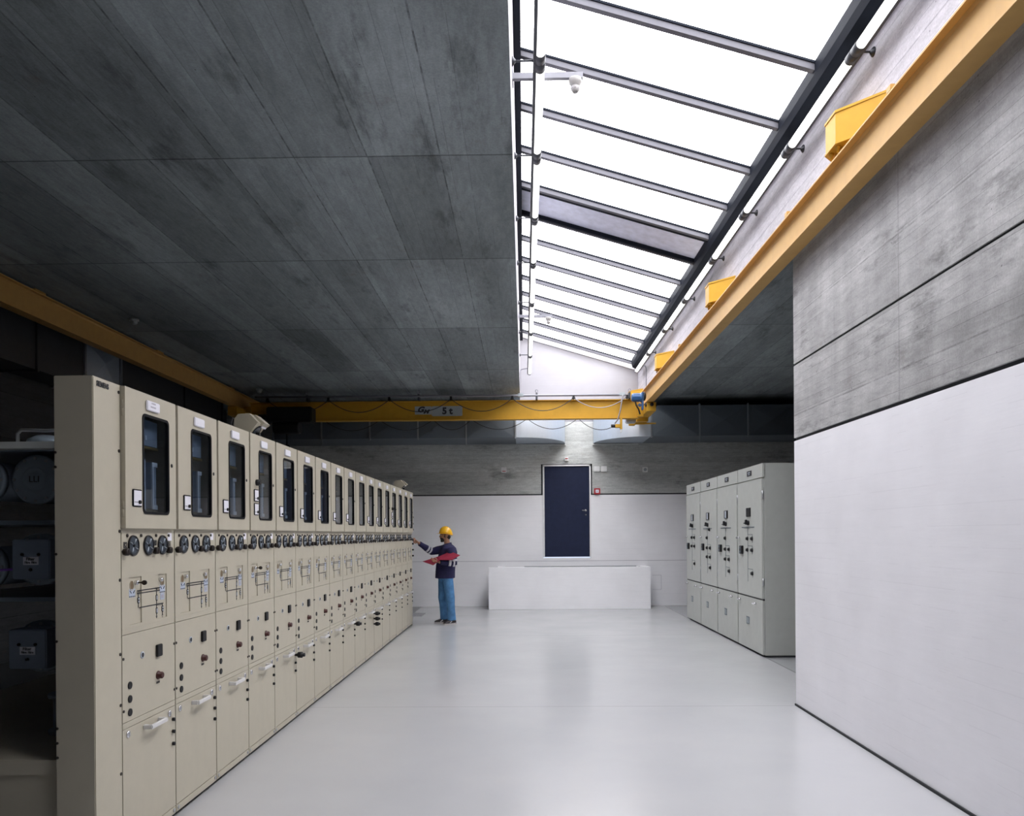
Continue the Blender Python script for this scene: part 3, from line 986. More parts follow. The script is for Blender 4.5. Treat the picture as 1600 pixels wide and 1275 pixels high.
# ------------------------------------------------------------------ ducts
def duct_panel_cross(mb, x0, x1, z0, z1, y, out=0.03):
    """one duct sheet with a shallow cross-break"""
    cx, cz = (x0 + x1) / 2, (z0 + z1) / 2
    vs = [(x0, y, z0), (x1, y, z0), (x1, y, z1), (x0, y, z1), (cx, y - out, cz)]
    mb.add(vs, [(0, 1, 4), (1, 2, 4), (2, 3, 4), (3, 0, 4)])
DZ_0, DZ_1, DYF = 3.745, 4.40, 16.5
def back_duct(name, label, xs_, elbow_sign):
    """xs_ : flange positions from the elbow outwards"""
    t = thing(name, label, 'air duct', (0, DYF, DZ_0))
    H, D = DZ_1 - DZ_0, YB - DYF
    mb = MB()
    xe, xo = xs_[0], xs_[-1]
    n = 14
    prof = []
    for k in range(n + 1):
        a = pi / 2 * k / n
        prof.append((xe + elbow_sign * 1.13 * sin(a), D - (D) * cos(a)))
    poly = prof + [(xe, D)]
    k0 = len(poly)
    mb.prism(poly, 2, 0, H)
    mb.build('elbow_outlet', M['duct'], t)
    mb = MB()
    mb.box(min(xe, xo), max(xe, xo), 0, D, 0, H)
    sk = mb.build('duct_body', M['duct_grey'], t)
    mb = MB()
    for a, b in zip(xs_[:-1], xs_[1:]):
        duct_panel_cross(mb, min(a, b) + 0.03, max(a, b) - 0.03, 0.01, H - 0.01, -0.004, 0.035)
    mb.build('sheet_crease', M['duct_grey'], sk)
    for x in xs_:
        mb = MB()
        mb.box(x - 0.015, x + 0.015, -0.03, 0.03, -0.03, H + 0.03)
        mb.build('flange', M['duct_edge'], t)
    mb = MB()
    a, b = sorted((xe + elbow_sign * 0.10, xe + elbow_sign * 1.15))
    mb.box(a, b, D - 0.06, D - 0.005, -0.04, -0.012)
    mb.build('wall_flange', M['socket_grey'], t)
    for x in xs_[1::3]:
        mb = MB()
        mb.box(x - 0.012, x + 0.012, 0.0, 0.03, -0.14, 0)
        mb.build('support_rod', M['duct_edge'], t)
    return t
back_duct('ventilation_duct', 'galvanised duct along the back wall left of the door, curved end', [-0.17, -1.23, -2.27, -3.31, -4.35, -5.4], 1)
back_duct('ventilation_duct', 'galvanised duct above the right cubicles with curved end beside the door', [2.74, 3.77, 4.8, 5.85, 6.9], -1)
# duct on the far left wall
t = thing('ventilation_duct', 'dark rectangular duct on the far left wall above the switchgear', 'air duct', (-6.4, 0, 3.87))
ys = [-1.0, 1.2, 3.4, 5.6, 7.8, 10.0, 11.1, 12.1, 14.4, 16.2]
mb = MB()
mb.box(-0.48, 0, ys[0], ys[-1], 0, 0.69)
sk = mb.build('duct_body', M['duct_dark'], t)
mb = MB()
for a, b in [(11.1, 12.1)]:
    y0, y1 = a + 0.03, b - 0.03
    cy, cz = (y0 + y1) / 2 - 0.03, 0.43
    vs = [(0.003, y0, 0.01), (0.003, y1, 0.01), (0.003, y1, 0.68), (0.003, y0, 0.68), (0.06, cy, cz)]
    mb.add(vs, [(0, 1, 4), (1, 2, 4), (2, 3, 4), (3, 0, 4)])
mb.build('sheet_crease', M['duct'], sk)  # bright sheet colour stands for the one segment that catches light
for y in ys:
    mb = MB()
    mb.box(-0.48, 0.03, y - 0.02, y + 0.02, -0.03, 0.70)
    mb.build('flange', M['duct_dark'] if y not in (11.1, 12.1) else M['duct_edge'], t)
# ceiling detectors in the shade
for (x, y, lab) in ((-5.2, 10.2, 'small white detector on the dark ceiling beside the left crane beam'), (-5.25, 15.2, 'small detector at the far dark corner of the ceiling')):
    t = thing('ceiling_detector', lab, 'detector', (x, y, ZC))
    mb = MB(); mb.lathe((0, 0, 0), (0, 0, -1), [(0, 0.06), (0.03, 0.06)], 16); mb.build('base', M['plate'], t)
    mb = MB(); mb.lathe((0, 0, -0.03), (0, 0, -1), [(0, 0.045), (0.03, 0.04), (0.045, 0.02)], 16); mb.build('sensor_head', M['plate'], t)

# ------------------------------------------------------------------ switchgear row
CX = -2.07
W = 0.602
Y0 = 3.91
def U(u): return (3.91 + u) * 0.981 - 3.91
def Z(z): return 1.66 + (z - 1.66) * 0.981
def UD(u): return (3.91 + u) * 0.9927 - 3.91
def ZD(z): return 1.66 + (z - 1.66) * 0.9927
ZS1, ZS2, ZS3 = 1.151, 0.697, 0.664     # seams
ZCP = 1.695                             # top of the control panel
DZA, DZB = 1.706, 2.437                 # door
G = 0.003

def make_cubicle():
    t = thing('switchgear_cubicle', None, 'switchgear cubicle', (CX, Y0, 0))
    mb = MB()
    mb.box(-0.19, -0.022, 0, W, 0.03, ZCP - 0.003)
    mb.box(-0.19, -0.17, 0, W, ZCP - 0.003, 2.44)
    mb.box(-0.17, -0.002, 0, 0.012, ZCP - 0.003, 2.44)
    mb.box(-0.17, -0.002, W - 0.012, W, ZCP - 0.003, 2.44)
    mb.box(-0.17, -0.002, 0.012, W - 0.012, 2.425, 2.44)
    mb.box(-0.022, -0.002, 0.0, W, ZCP - 0.0, ZCP + 0.012)
    mb.build('body', M['beige'], t)
    mb = MB()
    mb.box(-0.15, -0.03, 0.0, W, 0.0, 0.03)
    mb.build('plinth', M['groove'], t)
    mb = MB()  # black strips stand in for the shade inside the panel gaps
    mb.box(-0.0215, -0.012, 0.0005, 0.0058, 0.30, ZCP - 0.002)
    mb.box(-0.0215, -0.012, W - 0.0058, W - 0.0005, 0.30, ZCP - 0.002)
    mb.build('seam_shade', M['black'], t)
    # instrument compartment seen through the glass
    mb = MB()
    mb.box(-0.169, -0.16, 0.013, W - 0.013, ZCP, 2.424, 0)
    mb.box(-0.159, -0.035, 0.05, 0.47, 2.17, 2.31, 1)
    mb.box(-0.159, -0.028, 0.05, 0.47, 2.15, 2.165, 2)
    mb.box(-0.12, -0.030, 0.385, 0.445, 1.82, 2.08, 1)
    mb.box(-0.030, -0.022, 0.388, 0.400, 1.84, 2.06, 3)
    mb.box(-0.030, -0.022, 0.385, 0.445, 2.055, 2.08, 3)
    mb.box(-0.030, -0.022, 0.385, 0.445, 1.815, 1.84, 3)
    mb.box(-0.08, -0.024, 0.258, 0.274, 1.80, 2.09, 4)
    mb.box(-0.08, -0.024, 0.300, 0.310, 1.80, 2.09, 4)
    mb.box(-0.036, -0.031, 0.262, 0.280, 2.20, 2.225, 3)
    mb.box(-0.036, -0.031, 0.325, 0.343, 2.20, 2.225, 3)
    mb.build('instrument_compartment', [M['inside'], M['gisbox'], M['brass'], M['dialwhite'], M['bluegrey']], t)
    # door with a rounded window opening
    dr = None
    a0, a1, b0, b1 = UD(0.213), UD(0.512), ZD(1.79), ZD(2.326)
    inner = rrect(a0 - 0.004, a1 + 0.004, b0 - 0.004, b1 + 0.004, 0.03, 6)
    y0, y1 = 0.002, W - 0.028
    outer = []
    for q, (cx, cz) in enumerate(((y1, DZB), (y0, DZB), (y0, DZA), (y1, DZA))):
        outer += [(cx, cz)] * 7
    mb = MB()
    ring_prism(mb, outer, inner, 0.0, 0.025)
    dr = mb.build('door', M['beige'], t)
    mb = MB()
    ring_prism(mb, rrect(a0 - 0.005, a1 + 0.005, b0 - 0.005, b1 + 0.005, 0.03), rrect(a0 + 0.008, a1 - 0.008, b0 + 0.008, b1 - 0.008, 0.024), 0.012, 0.029)
    mb.build('window_gasket', M['rubber'], dr)
    mb = MB()
    mb.prism(rrect(a0 + 0.006, a1 - 0.006, b0 + 0.006, b1 - 0.006, 0.024), 0, 0.013, 0.016)
    mb.build('window_pane', M['glass'], dr)
    mb = MB()
    mb.box(0.025, 0.037, UD(0.246), UD(0.391), ZD(2.353), ZD(2.408), bev=0.004)
    npl = mb.build('name_plate', M['paper'], dr)
    mb = MB()
    for zz, ln in ((2.386, 0.05), (2.366, 0.07)):
        for k in range(int(ln / 0.012)):
            yy = UD(0.318) - ln / 2 + k * 0.012
            mb.box(0.0365, 0.0376, yy, yy + 0.008, zz, zz + 0.009)
    mb.build('small_print', M['ink_grey'], npl)
    for zz in (ZD(2.33), ZD(1.806)):
        mb = MB()
        mb.cyl((0.012, 0.008, zz - 0.042), (0.012, 0.008, zz - 0.001), 0.008, 8)
        mb.cyl((0.012, 0.008, zz + 0.001), (0.012, 0.008, zz + 0.042), 0.008, 8)
        mb.build('hinge', M['beige'], dr)
    mb = MB()
    mb.lathe((0.025, UD(0.552), ZD(2.075)), (1, 0, 0), [(0, 0.011), (0.003, 0.011), (0.003, 0.004)], 12)
    mb.build('key_hole', M['black'], dr)
    # control panel
    pl0, pl1, pr0, pr1 = U(0.154), U(0.290), U(0.451), U(0.587)
    pz0, pz1 = Z(1.190), Z(1.444)
    mb = MB()
    e0, e1 = 0.006, W - 0.006
    for (p, q) in ((e0, pl0), (pl1, pr0), (pr1, e1)):
        mb.box(-0.02, 0, p, q, pz0, pz1)
    mb.box(-0.02, 0, e0, e1, pz1, ZCP)
    mb.box(-0.02, 0, e0, e1, ZS1 + G, pz0)
    mb.box(-0.02, -0.006, pl0, pl1, pz0, pz1)
    mb.box(-0.02, -0.006, pr0, pr1, pz0, pz1)
    mb.box(0.0, 0.0015, e0, e1, ZS1 + 0.030, ZS1 + 0.033)
    cp = mb.build('control_panel', M['beige'], t)
    for i, u in enumerate((0.199, 0.366, 0.532)):
        mb = MB()
        c = (0, U(u), 1.6145)
        mb.lathe(c, (1, 0, 0), [(0, 0.059), (0.001, 0.059), (0.001, 0.056)], 28, 2)
        mb.lathe(c, (1, 0, 0), [(0.0, 0.056), (0.008, 0.055), (0.010, 0.053), (0.010, 0.050), (0.004, 0.047), (0.002, 0.046)], 28, 0)
        gb = mb.build('gauge', [M['black'], M['dial'], M['beige_edge']], t)
        mb = MB()
        mb.lathe((0.003, c[1], c[2]), (1, 0, 0), [(0, 0.046), (0.002, 0.046)], 28, 0)
        for k in range(4):
            a = pi / 4 + k * pi / 2 + 0.3
            p, q = Vector((0.0055, c[1] + 0.010 * cos(a), c[2] + 0.010 * sin(a))), Vector((0.0055, c[1] + 0.040 * cos(a), c[2] + 0.040 * sin(a)))
            mb.tube([p, q], [0.003, 0.008], 6, 1, flat=0.3)
        mb.lathe((0.004, c[1], c[2]), (1, 0, 0), [(0, 0.008), (0.008, 0.006)], 12, 2)
        mb.build('dial', [M['dial'], M['dialwhite'], M['black']], gb)
    for u in (0.136, 0.464, 0.630):
        mb = MB()
        mb.lathe((0, U(u) - 0.03, 1.583), (1, 0, 0), [(0, 0.017), (0.006, 0.017), (0.008, 0.020), (0.024, 0.019), (0.027, 0.015)], 16)
        mb.box(0.024, 0.029, U(u) - 0.033, U(u) - 0.027, 1.568, 1.598)
        mb.build('rotary_knob', M['brownblack'], t)
    for u in (0.137, 0.285, 0.456, 0.610):
        mb = MB()
        mb.lathe((0, U(u), 1.668), (1, 0, 0), [(0, 0.009), (0.006, 0.009), (0.007, 0.005)], 10)
        mb.build('indicator_stud', M['brownblack'], t)
    mb = MB()
    mb.box(0, 0.002, U(0.602), U(0.652), 1.637, 1.682)
    mb.build('paper_label', M['paper'], t)
    # mimic diagram
    mb = MB()
    xl, xr_, xq = U(0.264), U(0.472), U(0.543)
    def hline(a, b, z, th=0.0030): mb.box(-0.0015, 0.0008, a, b, z - th, z + th)
    def vline(y, a, b, th=0.0030): mb.box(-0.006, -0.0045, y - th, y + th, a, b)
    hline(U(0.244), U(0.502), Z(1.3665)); hline(U(0.244), U(0.502), Z(1.352))
    vline(xl, Z(1.273), Z(1.353)); hline(xl, xq, Z(1.273))
    vline(xr_, Z(1.20), Z(1.366)); vline(xq, Z(1.205), Z(1.273))
    for (y, z, k) in ((xl, 1.314, 2), (xr_, 1.311, 1), (xr_, 1.237, 1), (xq, 1.241, 2)):
        z = Z(z)
        mb.prism(rrect(y - 0.010, y + 0.010, z - 0.018, z + 0.018, 0.0095, 4), 0, -0.006, -0.0025)
        if k == 2:
            mb.box(-0.0025, -0.0018, y - 0.005, y + 0.005, z + 0.003, z + 0.012, 1)
            mb.box(-0.0025, -0.0018, y - 0.005, y + 0.005, z - 0.012, z - 0.003, 1)
        else:
            mb.box(-0.0025, -0.0018, y - 0.0045, y + 0.0045, z - 0.012, z + 0.012, 1)
    mb.prism([(xr_ - 0.008, Z(1.205)), (xr_ + 0.008, Z(1.205)), (xr_, Z(1.192))], 0, -0.006, -0.0045)
    for k in range(3):
        mb.box(-0.006, -0.0045, xq - 0.009 + 0.003 * k, xq + 0.009 - 0.003 * k, Z(1.203) - 0.006 * k, Z(1.203) - 0.006 * k + 0.002)
    mb.build('mimic_diagram', [M['ink'], M['dialwhite']], t)
    for (y, s) in ((U(0.198), 1), (U(0.543), -1)):
        mb = MB()
        z = Z(1.357)
        mb.box(-0.006, -0.0050, y - 0.032, y + 0.032, z - 0.022, z + 0.022)
        for k in (-1, 1):
            p = [(-0.0045, y + k * 0.024, z + 0.014), (-0.0045, y + k * 0.010, z + 0.0)]
            mb.tube(p, 0.0025, 5, 1, flat=0.5)
        for k in range(4):
            mb.box(-0.005, -0.0042, y - 0.03 + k * 0.017, y - 0.03 + k * 0.017 + 0.01, z - 0.020, z - 0.015, 1)
        if s < 0:
            z2 = Z(1.316)
            mb.box(-0.006, -0.0050, y - 0.024, y + 0.024, z2 - 0.022, z2 + 0.016)
            mb.box(-0.005, -0.0044, y - 0.012, y + 0.012, z2 - 0.012, z2 + 0.008, 2)
        mb.build('position_sticker', [M['bluegrey'], M['ink'], M['ink_grey']], t)
    for (y, y2) in ((U(0.193), U(0.234)), (U(0.543), U(0.514))):
        mb = MB()
        n = 18
        ring = [(y + 0.022 * cos(2 * pi * k / n), Z(1.399) + 0.028 * sin(2 * pi * k / n)) for k in range(n)]
        ring2 = [(y + 0.019 * cos(2 * pi * k / n), Z(1.399) + 0.025 * sin(2 * pi * k / n)) for k in range(n)]
        ring_prism(mb, ring, ring2, -0.006, -0.0035, 0)
        mb.prism(ring2, 0, -0.006, -0.0055, 1)
        so = mb.build('crank_socket', [M['beige'], M['socket_brown']], t)
        mb = MB()
        mb.lathe((-0.008, y2, Z(1.412)), (1, 0, 0), [(0, 0.012), (0.016, 0.012), (0.02, 0.009)], 14)
        mb.build('key_lock', M['chrome'], t)
    # middle panel
    mb = MB()
    mb.box(-0.02, 0, e0, e1, ZS2 + G, ZS1)
    mb.build('middle_panel', M['beige'], t)
    mb = MB()
    y, z = U(0.475), Z(1.008)
    mb.box(0, 0.014, y - 0.030, y + 0.030, z - 0.034, z + 0.034, bev=0.003)
    mb.build('push_button', M['black'], t)
    mb = MB()
    y, z = U(0.290), Z(1.010)
    mb.lathe((0, y, z), (1, 0, 0), [(0, 0.019), (0.004, 0.019), (0.004, 0.013)], 16, 0)
    mb.lathe((0.003, y, z), (1, 0, 0), [(0, 0.013), (0.002, 0.013)], 16, 1)
    mb.build('key_socket', [M['dialwhite'], M['ink']], t)
    mb = MB()
    y, z = U(0.471), Z(0.866)
    mb.lathe((0, y, z), (1, 0, 0), [(0, 0.024), (0.006, 0.024), (0.008, 0.019), (0.026, 0.019), (0.03, 0.014)], 18)
    rk = mb.build('red_knob', M['redknob'], t)
    mb = MB()
    for k in range(3):
        mb.box(0, 0.001, y - 0.018 + 0.014 * k, y - 0.008 + 0.014 * k, z - 0.046, z - 0.034)
    mb.build('small_print', M['ink'], rk)
    for zz in (0.869, 0.796, 0.725):
        mb = MB()
        c = (0, U(0.155), Z(zz))
        mb.lathe(c, (1, 0, 0), [(0, 0.020), (0.005, 0.020), (0.005, 0.015)], 16, 0)
        mb.lathe((0.002, c[1], c[2]), (1, 0, 0), [(0, 0.015), (0.002, 0.015)], 16, 1)
        mb.build('test_socket', [M['black'], M['dial']], t)
    for (u, z) in ((0.015, 1.03), (0.588, 1.03), (0.015, 0.76), (0.588, 0.76), (0.015, 1.585)):
        mb = MB()
        mb.lathe((0, u, z), (1, 0, 0), [(0, 0.008), (0.004, 0.007)], 8)
        mb.build('screw', M['brownblack'], t)
    # lower cover
    mb = MB()
    mb.box(-0.02, 0, e0, e1, ZS3 + G, ZS2)
    mb.build('cover_rail', M['beige'], t)
    mb = MB()
    mb.box(-0.02, 0, e0, e1, 0.075, ZS3)
    lc = mb.build('lower_cover', M['beige'], t)
    mb = MB()
    ya, yb, z = 0.215, 0.40, 0.630
    mb.box(0.038, 0.052, ya, yb, z - 0.012, z + 0.012, bev=0.004)
    mb.box(0, 0.041, ya, ya + 0.02, z - 0.012, z + 0.012, bev=0.003)
    mb.box(0, 0.041, yb - 0.02, yb, z - 0.012, z + 0.012, bev=0.003)
    mb.build('pull_handle', M['handle'], lc)
    for u in (0.135, 0.611):
        mb = MB()
        mb.lathe((0, U(u), Z(0.612)), (1, 0, 0), [(0, 0.019), (0.005, 0.018), (0.007, 0.010)], 16)
        mb.box(0.006, 0.009, U(u) - 0.003, U(u) + 0.003, Z(0.612) - 0.011, Z(0.612) + 0.011)
        mb.build('cam_lock', M['chrome'], lc)
    for z in (0.569, 0.497, 0.424):
        mb = MB()
        mb.lathe((0, U(0.650), Z(z)), (1, 0, 0), [(0, 0.011), (0.014, 0.011), (0.016, 0.007)], 12)
        mb.build('plug_socket', M['black'], t)
    mb = MB()
    mb.box(-0.02, 0, e0, e1, 0.03, 0.070)
    ft = mb.build('foot_rail', M['beige'], t)
    for u in (0.03, 0.575):
        mb = MB()
        mb.lathe((0, u, 0.052), (1, 0, 0), [(0, 0.012), (0.005, 0.011)], 8)
        mb.build('screw', M['steel'], ft)
    return t

def instrument_plate(t, z0, z1):
    mb = MB()
    a, b = UD(0.095), UD(0.192)
    mb.box(0.025, 0.031, a, b, z0, z1, bev=0.003)
    ip = mb.build('instrument_plate', M['rubber'], t)
    mb = MB()
    mb.box(0.0305, 0.033, a + 0.009, b - 0.009, z0 + 0.007, z1 - 0.007)
    fc = mb.build('plate_face', M['paper'], ip)
    mb = MB()
    mb.lathe((0.032, b - 0.034, z0 + 0.026), (1, 0, 0), [(0, 0.010), (0.009, 0.010)], 12)
    mb.box(0.0325, 0.034, a + 0.012, b - 0.03, z0 + 0.024, z0 + 0.027)
    mb.build('plate_knob', M['black'], ip)
    return ip

proto = make_cubicle()
KEYED = {0, 3}
PLUGS = {4: (0.569,), 8: (0.569,), 10: (0.569, 0.497, 0.424)}
cub = []
EXTRA = {0: ', key left in its lock', 3: ', twin plates on door', 4: ', black plug at its handle',
         8: ', single black plug low down', 9: ', door without plate', 10: ', three black plugs low down', 13: ', black knob on door', 16: ', beside the worker'}
for i in range(17):
    c = proto if i == 0 else copy_tree(proto)
    c.location = (CX, Y0 + W * i, 0)
    cub.append(c)
for i, c in enumerate(cub):
    c['label'] = 'beige switchgear cubicle, %s from the near end%s' % (ordinal(i), EXTRA.get(i, ''))
    c['group'] = 'row of beige switchgear cubicles'
    if i != 9:
        instrument_plate(c, ZD(1.82), ZD(1.914))
    if i in (3, 13):
        instrument_plate(c, ZD(1.925), ZD(2.02))
        mb = MB()
        mb.lathe((0.025, UD(0.155), 2.07), (1, 0, 0), [(0, 0.024), (0.02, 0.024), (0.022, 0.018), (0.035, 0.018)], 14)
        mb.build('door_knob', M['black'], c)
    if i in KEYED:
        mb = MB()
        y, z = U(0.234), Z(1.412)
        mb.box(0.01, 0.035, y - 0.001, y + 0.001, z - 0.004, z + 0.004)
        mb.prism([(0.030 + 0.013 + 0.014 * cos(a), z + 0.013 * sin(a)) for a in [2 * pi * k / 14 for k in range(14)]], 1, y - 0.003, y + 0.003)
        mb.build('key', M['brownblack'], c)
    for z in PLUGS.get(i, ()):
        mb = MB()
        z = Z(z)
        y = U(0.650)
        mb.lathe((0.016, y, z), (1, 0, 0), [(0, 0.014), (0.01, 0.014), (0.012, 0.026), (0.05, 0.028), (0.056, 0.018), (0.075, 0.016)], 16)
        mb.build('cable_plug', M['black'], c)
# lettering beside the knobs of the first cubicle
for body, u, z in (('B2', 0.040, 1.617), ('B0', 0.362, 1.625), ('B1', 0.536, 1.618)):
    text_mesh('lettering', body, 0.044, M['ink'], cub[0], (0.002, u, z), (0, 1, 0), (0, 0, 1), 0.0006, bold=0.001, xs=0.8)

# end panels
t = thing('end_panel', 'tall beige end panel closing the near end of the switchgear row', 'end panel', (CX, 3.66, 0))
mb = MB()
mb.box(-0.19, 0.002, 0, 0.247, 0.0, 2.44, bev=0.004)
mb.build('panel_body', M['beige'], t)
text_mesh('lettering', 'SIEMENS', 0.036, M['ink'], t, (0.004, 0.083, 2.407), (0, 1, 0), (0, 0, 1), 0.0008, bold=0.001, xs=0.82)
for z in (2.40, 2.10, 1.69, 1.44, 1.06, 0.80, 0.45):
    mb = MB()
    mb.lathe((0.002, 0.232, z), (1, 0, 0), [(0, 0.009), (0.004, 0.008)], 8)
    mb.build('screw', M['brownblack'], t)
for z in (2.07, 2.0, 1.58, 1.16, 0.74, 0.67, 0.60):
    mb = MB()
    mb.lathe((-0.182, 0.0, z), (0, -1, 0), [(0, 0.007), (0.006, 0.006)], 8)
    mb.build('screw', M['brownblack'], t)
t = thing('end_panel', 'narrow beige panel closing the far end of the row where the worker reaches', 'end panel', (CX, Y0 + 17 * W, 0))
mb = MB()
mb.box(-0.19, -0.002, 0.001, 0.03, 0.0, 2.44)
mb.build('panel_body', M['beige'], t)
for z in (1.99, 1.87, 1.76, 1.57, 1.50, 1.39, 1.28):
    mb = MB()
    mb.lathe((0, 0.018, z), (1, 0, 0), [(-0.002, 0.014), (0.012, 0.017), (0.02, 0.017), (0.03, 0.012)], 12)
    mb.build('peg', M['black'], t)

# beige lamp housings on the row
def housing(y, label):
    t = thing('emergency_lamp', label, 'lamp', (CX - 0.12, y, 2.44))
    mb = MB()
    prof = [(-0.09, 0.0), (-0.09, 0.145), (-0.06, 0.185), (0.03, 0.19), (0.098, 0.118), (0.002, 0.0)]
    mb.prism(prof, 1, 0, 0.2)
    mb.prism([(0.03, 0.17), (0.05, 0.19), (0.13, 0.12), (0.10, 0.10)], 1, 0.07, 0.2)
    mb.build('housing', M['beige'], t)
    # sloped face: from (0.098,0.118) to (0.002,0) ; outward normal points right and down
    nrm = Vector((0.118, 0, -0.096)).normalized()
    mid = Vector((0.05, 0.1, 0.059))
    mb = MB()
    n = 22
    ex = Vector((0.096, 0, 0.118)).normalized()
    ey = Vector((0, 1, 0))
    rr = [[mid + nrm * d + ex * (a * cos(2 * pi * k / n)) + ey * (b * sin(2 * pi * k / n)) for k in range(n)] for d, a, b in ((0.0, 0.056, 0.062), (0.004, 0.056, 0.062), (0.004, 0.05, 0.056), (0.001, 0.046, 0.052))]
    mb.loft(rr)
    mb.build('lens_ring', M['black'], t)
    mb = MB()
    rr = [[mid + nrm * d + ex * (0.048 * s * cos(2 * pi * k / n)) + ey * (0.054 * s * sin(2 * pi * k / n)) for k in range(n)] for d, s in ((0.002, 1), (0.005, 0.8), (0.007, 0.4))]
    mb.loft(rr)
    mb.build('lens', M['dial'], t)
    mb = MB()
    mb.add([Vector((0.102, 0.10, 0.114)), Vector((0.102, 0.2, 0.114)), Vector((0.085, 0.2, 0.090)), Vector((0.085, 0.10, 0.090)),
            Vector((0.106, 0.10, 0.111)), Vector((0.106, 0.2, 0.111)), Vector((0.089, 0.2, 0.087)), Vector((0.089, 0.10, 0.087))], QF)
    mb.build('white_label', M['paper'], t)
    mb = MB()
    mb.tube([(-0.088, 0.05, 0.14), (-0.12, 0.05, 0.16), (-0.13, 0.05, 0.12), (-0.12, 0.05, 0.0)], 0.006, 8)
    mb.build('supply_cable', M['cablegrey'], t)
    mb = MB()
    mb.box(0.0, 0.09, 0.08, 0.12, 0.0, 0.02)
    mb.box(0.05, 0.08, 0.085, 0.115, 0.0, 0.05)
    mb.build('tilt_bracket', M['black'], t)
housing(6.02, 'beige angled lamp housing on the near part of the switchgear top')
housing(13.45, 'small beige lamp housing on the far end of the switchgear top')

# tanks behind the row (gas insulated part)
t = thing('tank_plinth', 'long low beige base box under the tanks behind the end panel', 'base', (-3.0, 3.72, 0))
mb = MB()
mb.box(-0.75, 0.735, 0.0, 10.4, 0.0, 0.50)
mb.build('base_body', M['beige'], t)
mb = MB()
mb.box(-0.76, 0.735, -0.012, 10.4, 0.503, 0.575)
mb.build('top_rail', M['beige'], t)
def tank(x, z, r, label, y0=4.25, y1=14.0):
    t = thing('busbar_tank', label, 'tank', (x, y0, z))
    mb = MB()
    mb.lathe((0, 0, 0), (0, 1, 0), [(0.03, r * 0.86), (y1 - y0, r * 0.86)], 28)
    mb.build('tube', M['gis'], t)
    mb = MB()
    mb.lathe((0, 0, 0), (0, 1, 0), [(-0.012, r * 0.55), (-0.004, r * 0.9), (0.0, r), (0.035, r)], 32)
    fl = mb.build('end_flange', M['gis'], t)
    for k in range(12):
        a = 2 * pi * k / 12
        mb = MB()
        mb.lathe((r * 0.86 * cos(a), -0.002, r * 0.86 * sin(a)), (0, -1, 0), [(0, 0.009), (0.008, 0.009)], 6)
        mb.build('bolt', M['steel'], fl)
    mb = MB()
    mb.lathe((0, -0.012, 0), (0, -1, 0), [(0, r * 0.5), (0.004, r * 0.5), (0.004, r * 0.46), (0, r * 0.3), (0.004, r * 0.28), (0.004, r * 0.1)], 28)
    mb.build('embossed_disc', M['gis'], fl)
    return t, fl
t, fl = tank(-2.725, 1.985, 0.138, 'topmost grey round tank end left of the end panel')
text_mesh('lettering', 'LLI', 0.05, M['ink'], fl, (0, -0.018, 0), (1, 0, 0), (0, 0, 1), 0.001)
tank(-2.71, 1.54, 0.145, 'middle grey round tank end behind the upper filter box')
tank(-2.70, 1.055, 0.145, 'lowest grey round tank end behind the lower filter box')
tank(-3.03, 1.985, 0.13, 'grey round tank end cut by the left edge of the photo')
tank(-3.03, 1.50, 0.13, 'second column tank end left of the upper filter box')
def filter_box(x0, x1, z0, z1, label):
    t = thing('filter_box', label, 'filter box', ((x0 + x1) / 2, 4.10, z0))
    w2, h = (x1 - x0) / 2, z1 - z0
    mb = MB()
    mb.box(-w2, w2, 0, 0.135, 0, h, bev=0.006)
    mb.build('box_body', M['gisbox'], t)
    mb = MB()
    mb.box(-0.040, 0.044, -0.003, 0.0, h * 0.36, h * 0.56)
    pl = mb.build('white_plate', M['paper'], t)
    text_mesh('lettering', 'Filter', 0.022, M['ink'], pl, (0, -0.004, h * 0.505), (1, 0, 0), (0, 0, 1), 0.0005, bold=0.0004)
    text_mesh('lettering', 'Filtre  Filtro', 0.017, M['ink'], pl, (0.002, -0.004, h * 0.42), (1, 0, 0), (0, 0, 1), 0.0005, bold=0.0004, xs=0.8)
    for (x, z) in ((-0.045, 0.62), (0.045, 0.62), (0.0, 0.24)):
        mb = MB()
        mb.lathe((x, 0, h * z), (0, -1, 0), [(0, 0.009), (0.008, 0.008)], 8)
        mb.build('screw', M['brownblack'], t)
filter_box(-2.765, -2.558, 1.436, 1.651, 'upper blue grey filter box with small white plate')
filter_box(-2.786, -2.580, 0.953, 1.165, 'lower blue grey filter box with small white plate')
t = thing('tank_rack', 'dark steel shelf frame holding the tanks', 'frame', (-2.8, 4.3, 0.575))
mb = MB()
for z in (1.58, 1.17, 0.74):
    mb.box(-0.6, 0.5, -0.05, 9.6, z - 0.012, z + 0.012)
mb.build('shelf_rail', M['gis'], t)
mb = MB()
mb.box(-0.6, 0.52, -0.14, 9.6, 1.575, 1.612, 0)
mb.build('top_bar', M['socket_grey'], t)
for (x, y) in ((-0.62, 0.0), (0.45, 0.3), (-0.62, 9.4), (0.45, 9.4)):
    mb = MB()
    mb.box(x - 0.03, x + 0.03, y - 0.03, y + 0.03, 0, 1.72)
    mb.build('post', M['gis'], t)
t = thing('gas_pipe', 'thin curved pipe on top of the tanks beside the end panel', 'pipe', (-2.7, 4.3, 2.19))
mb = MB()
mb.tube([(-0.16, 0, 0.0), (-0.16, 0, 0.06), (-0.14, 0, 0.08), (0.0, 0, 0.075), (0.3, 0.05, 0.09), (0.42, 0.05, 0.09)], 0.01, 8)
mb.build('pipe_run', M['steel'], t)
mb = MB()
mb.lathe((-0.02, 0.05, 0.0), (0, 0, 1), [(0.0, 0.11), (0.03, 0.10), (0.05, 0.06)], 20)
mb.build('valve_cap', M['gis'], t)
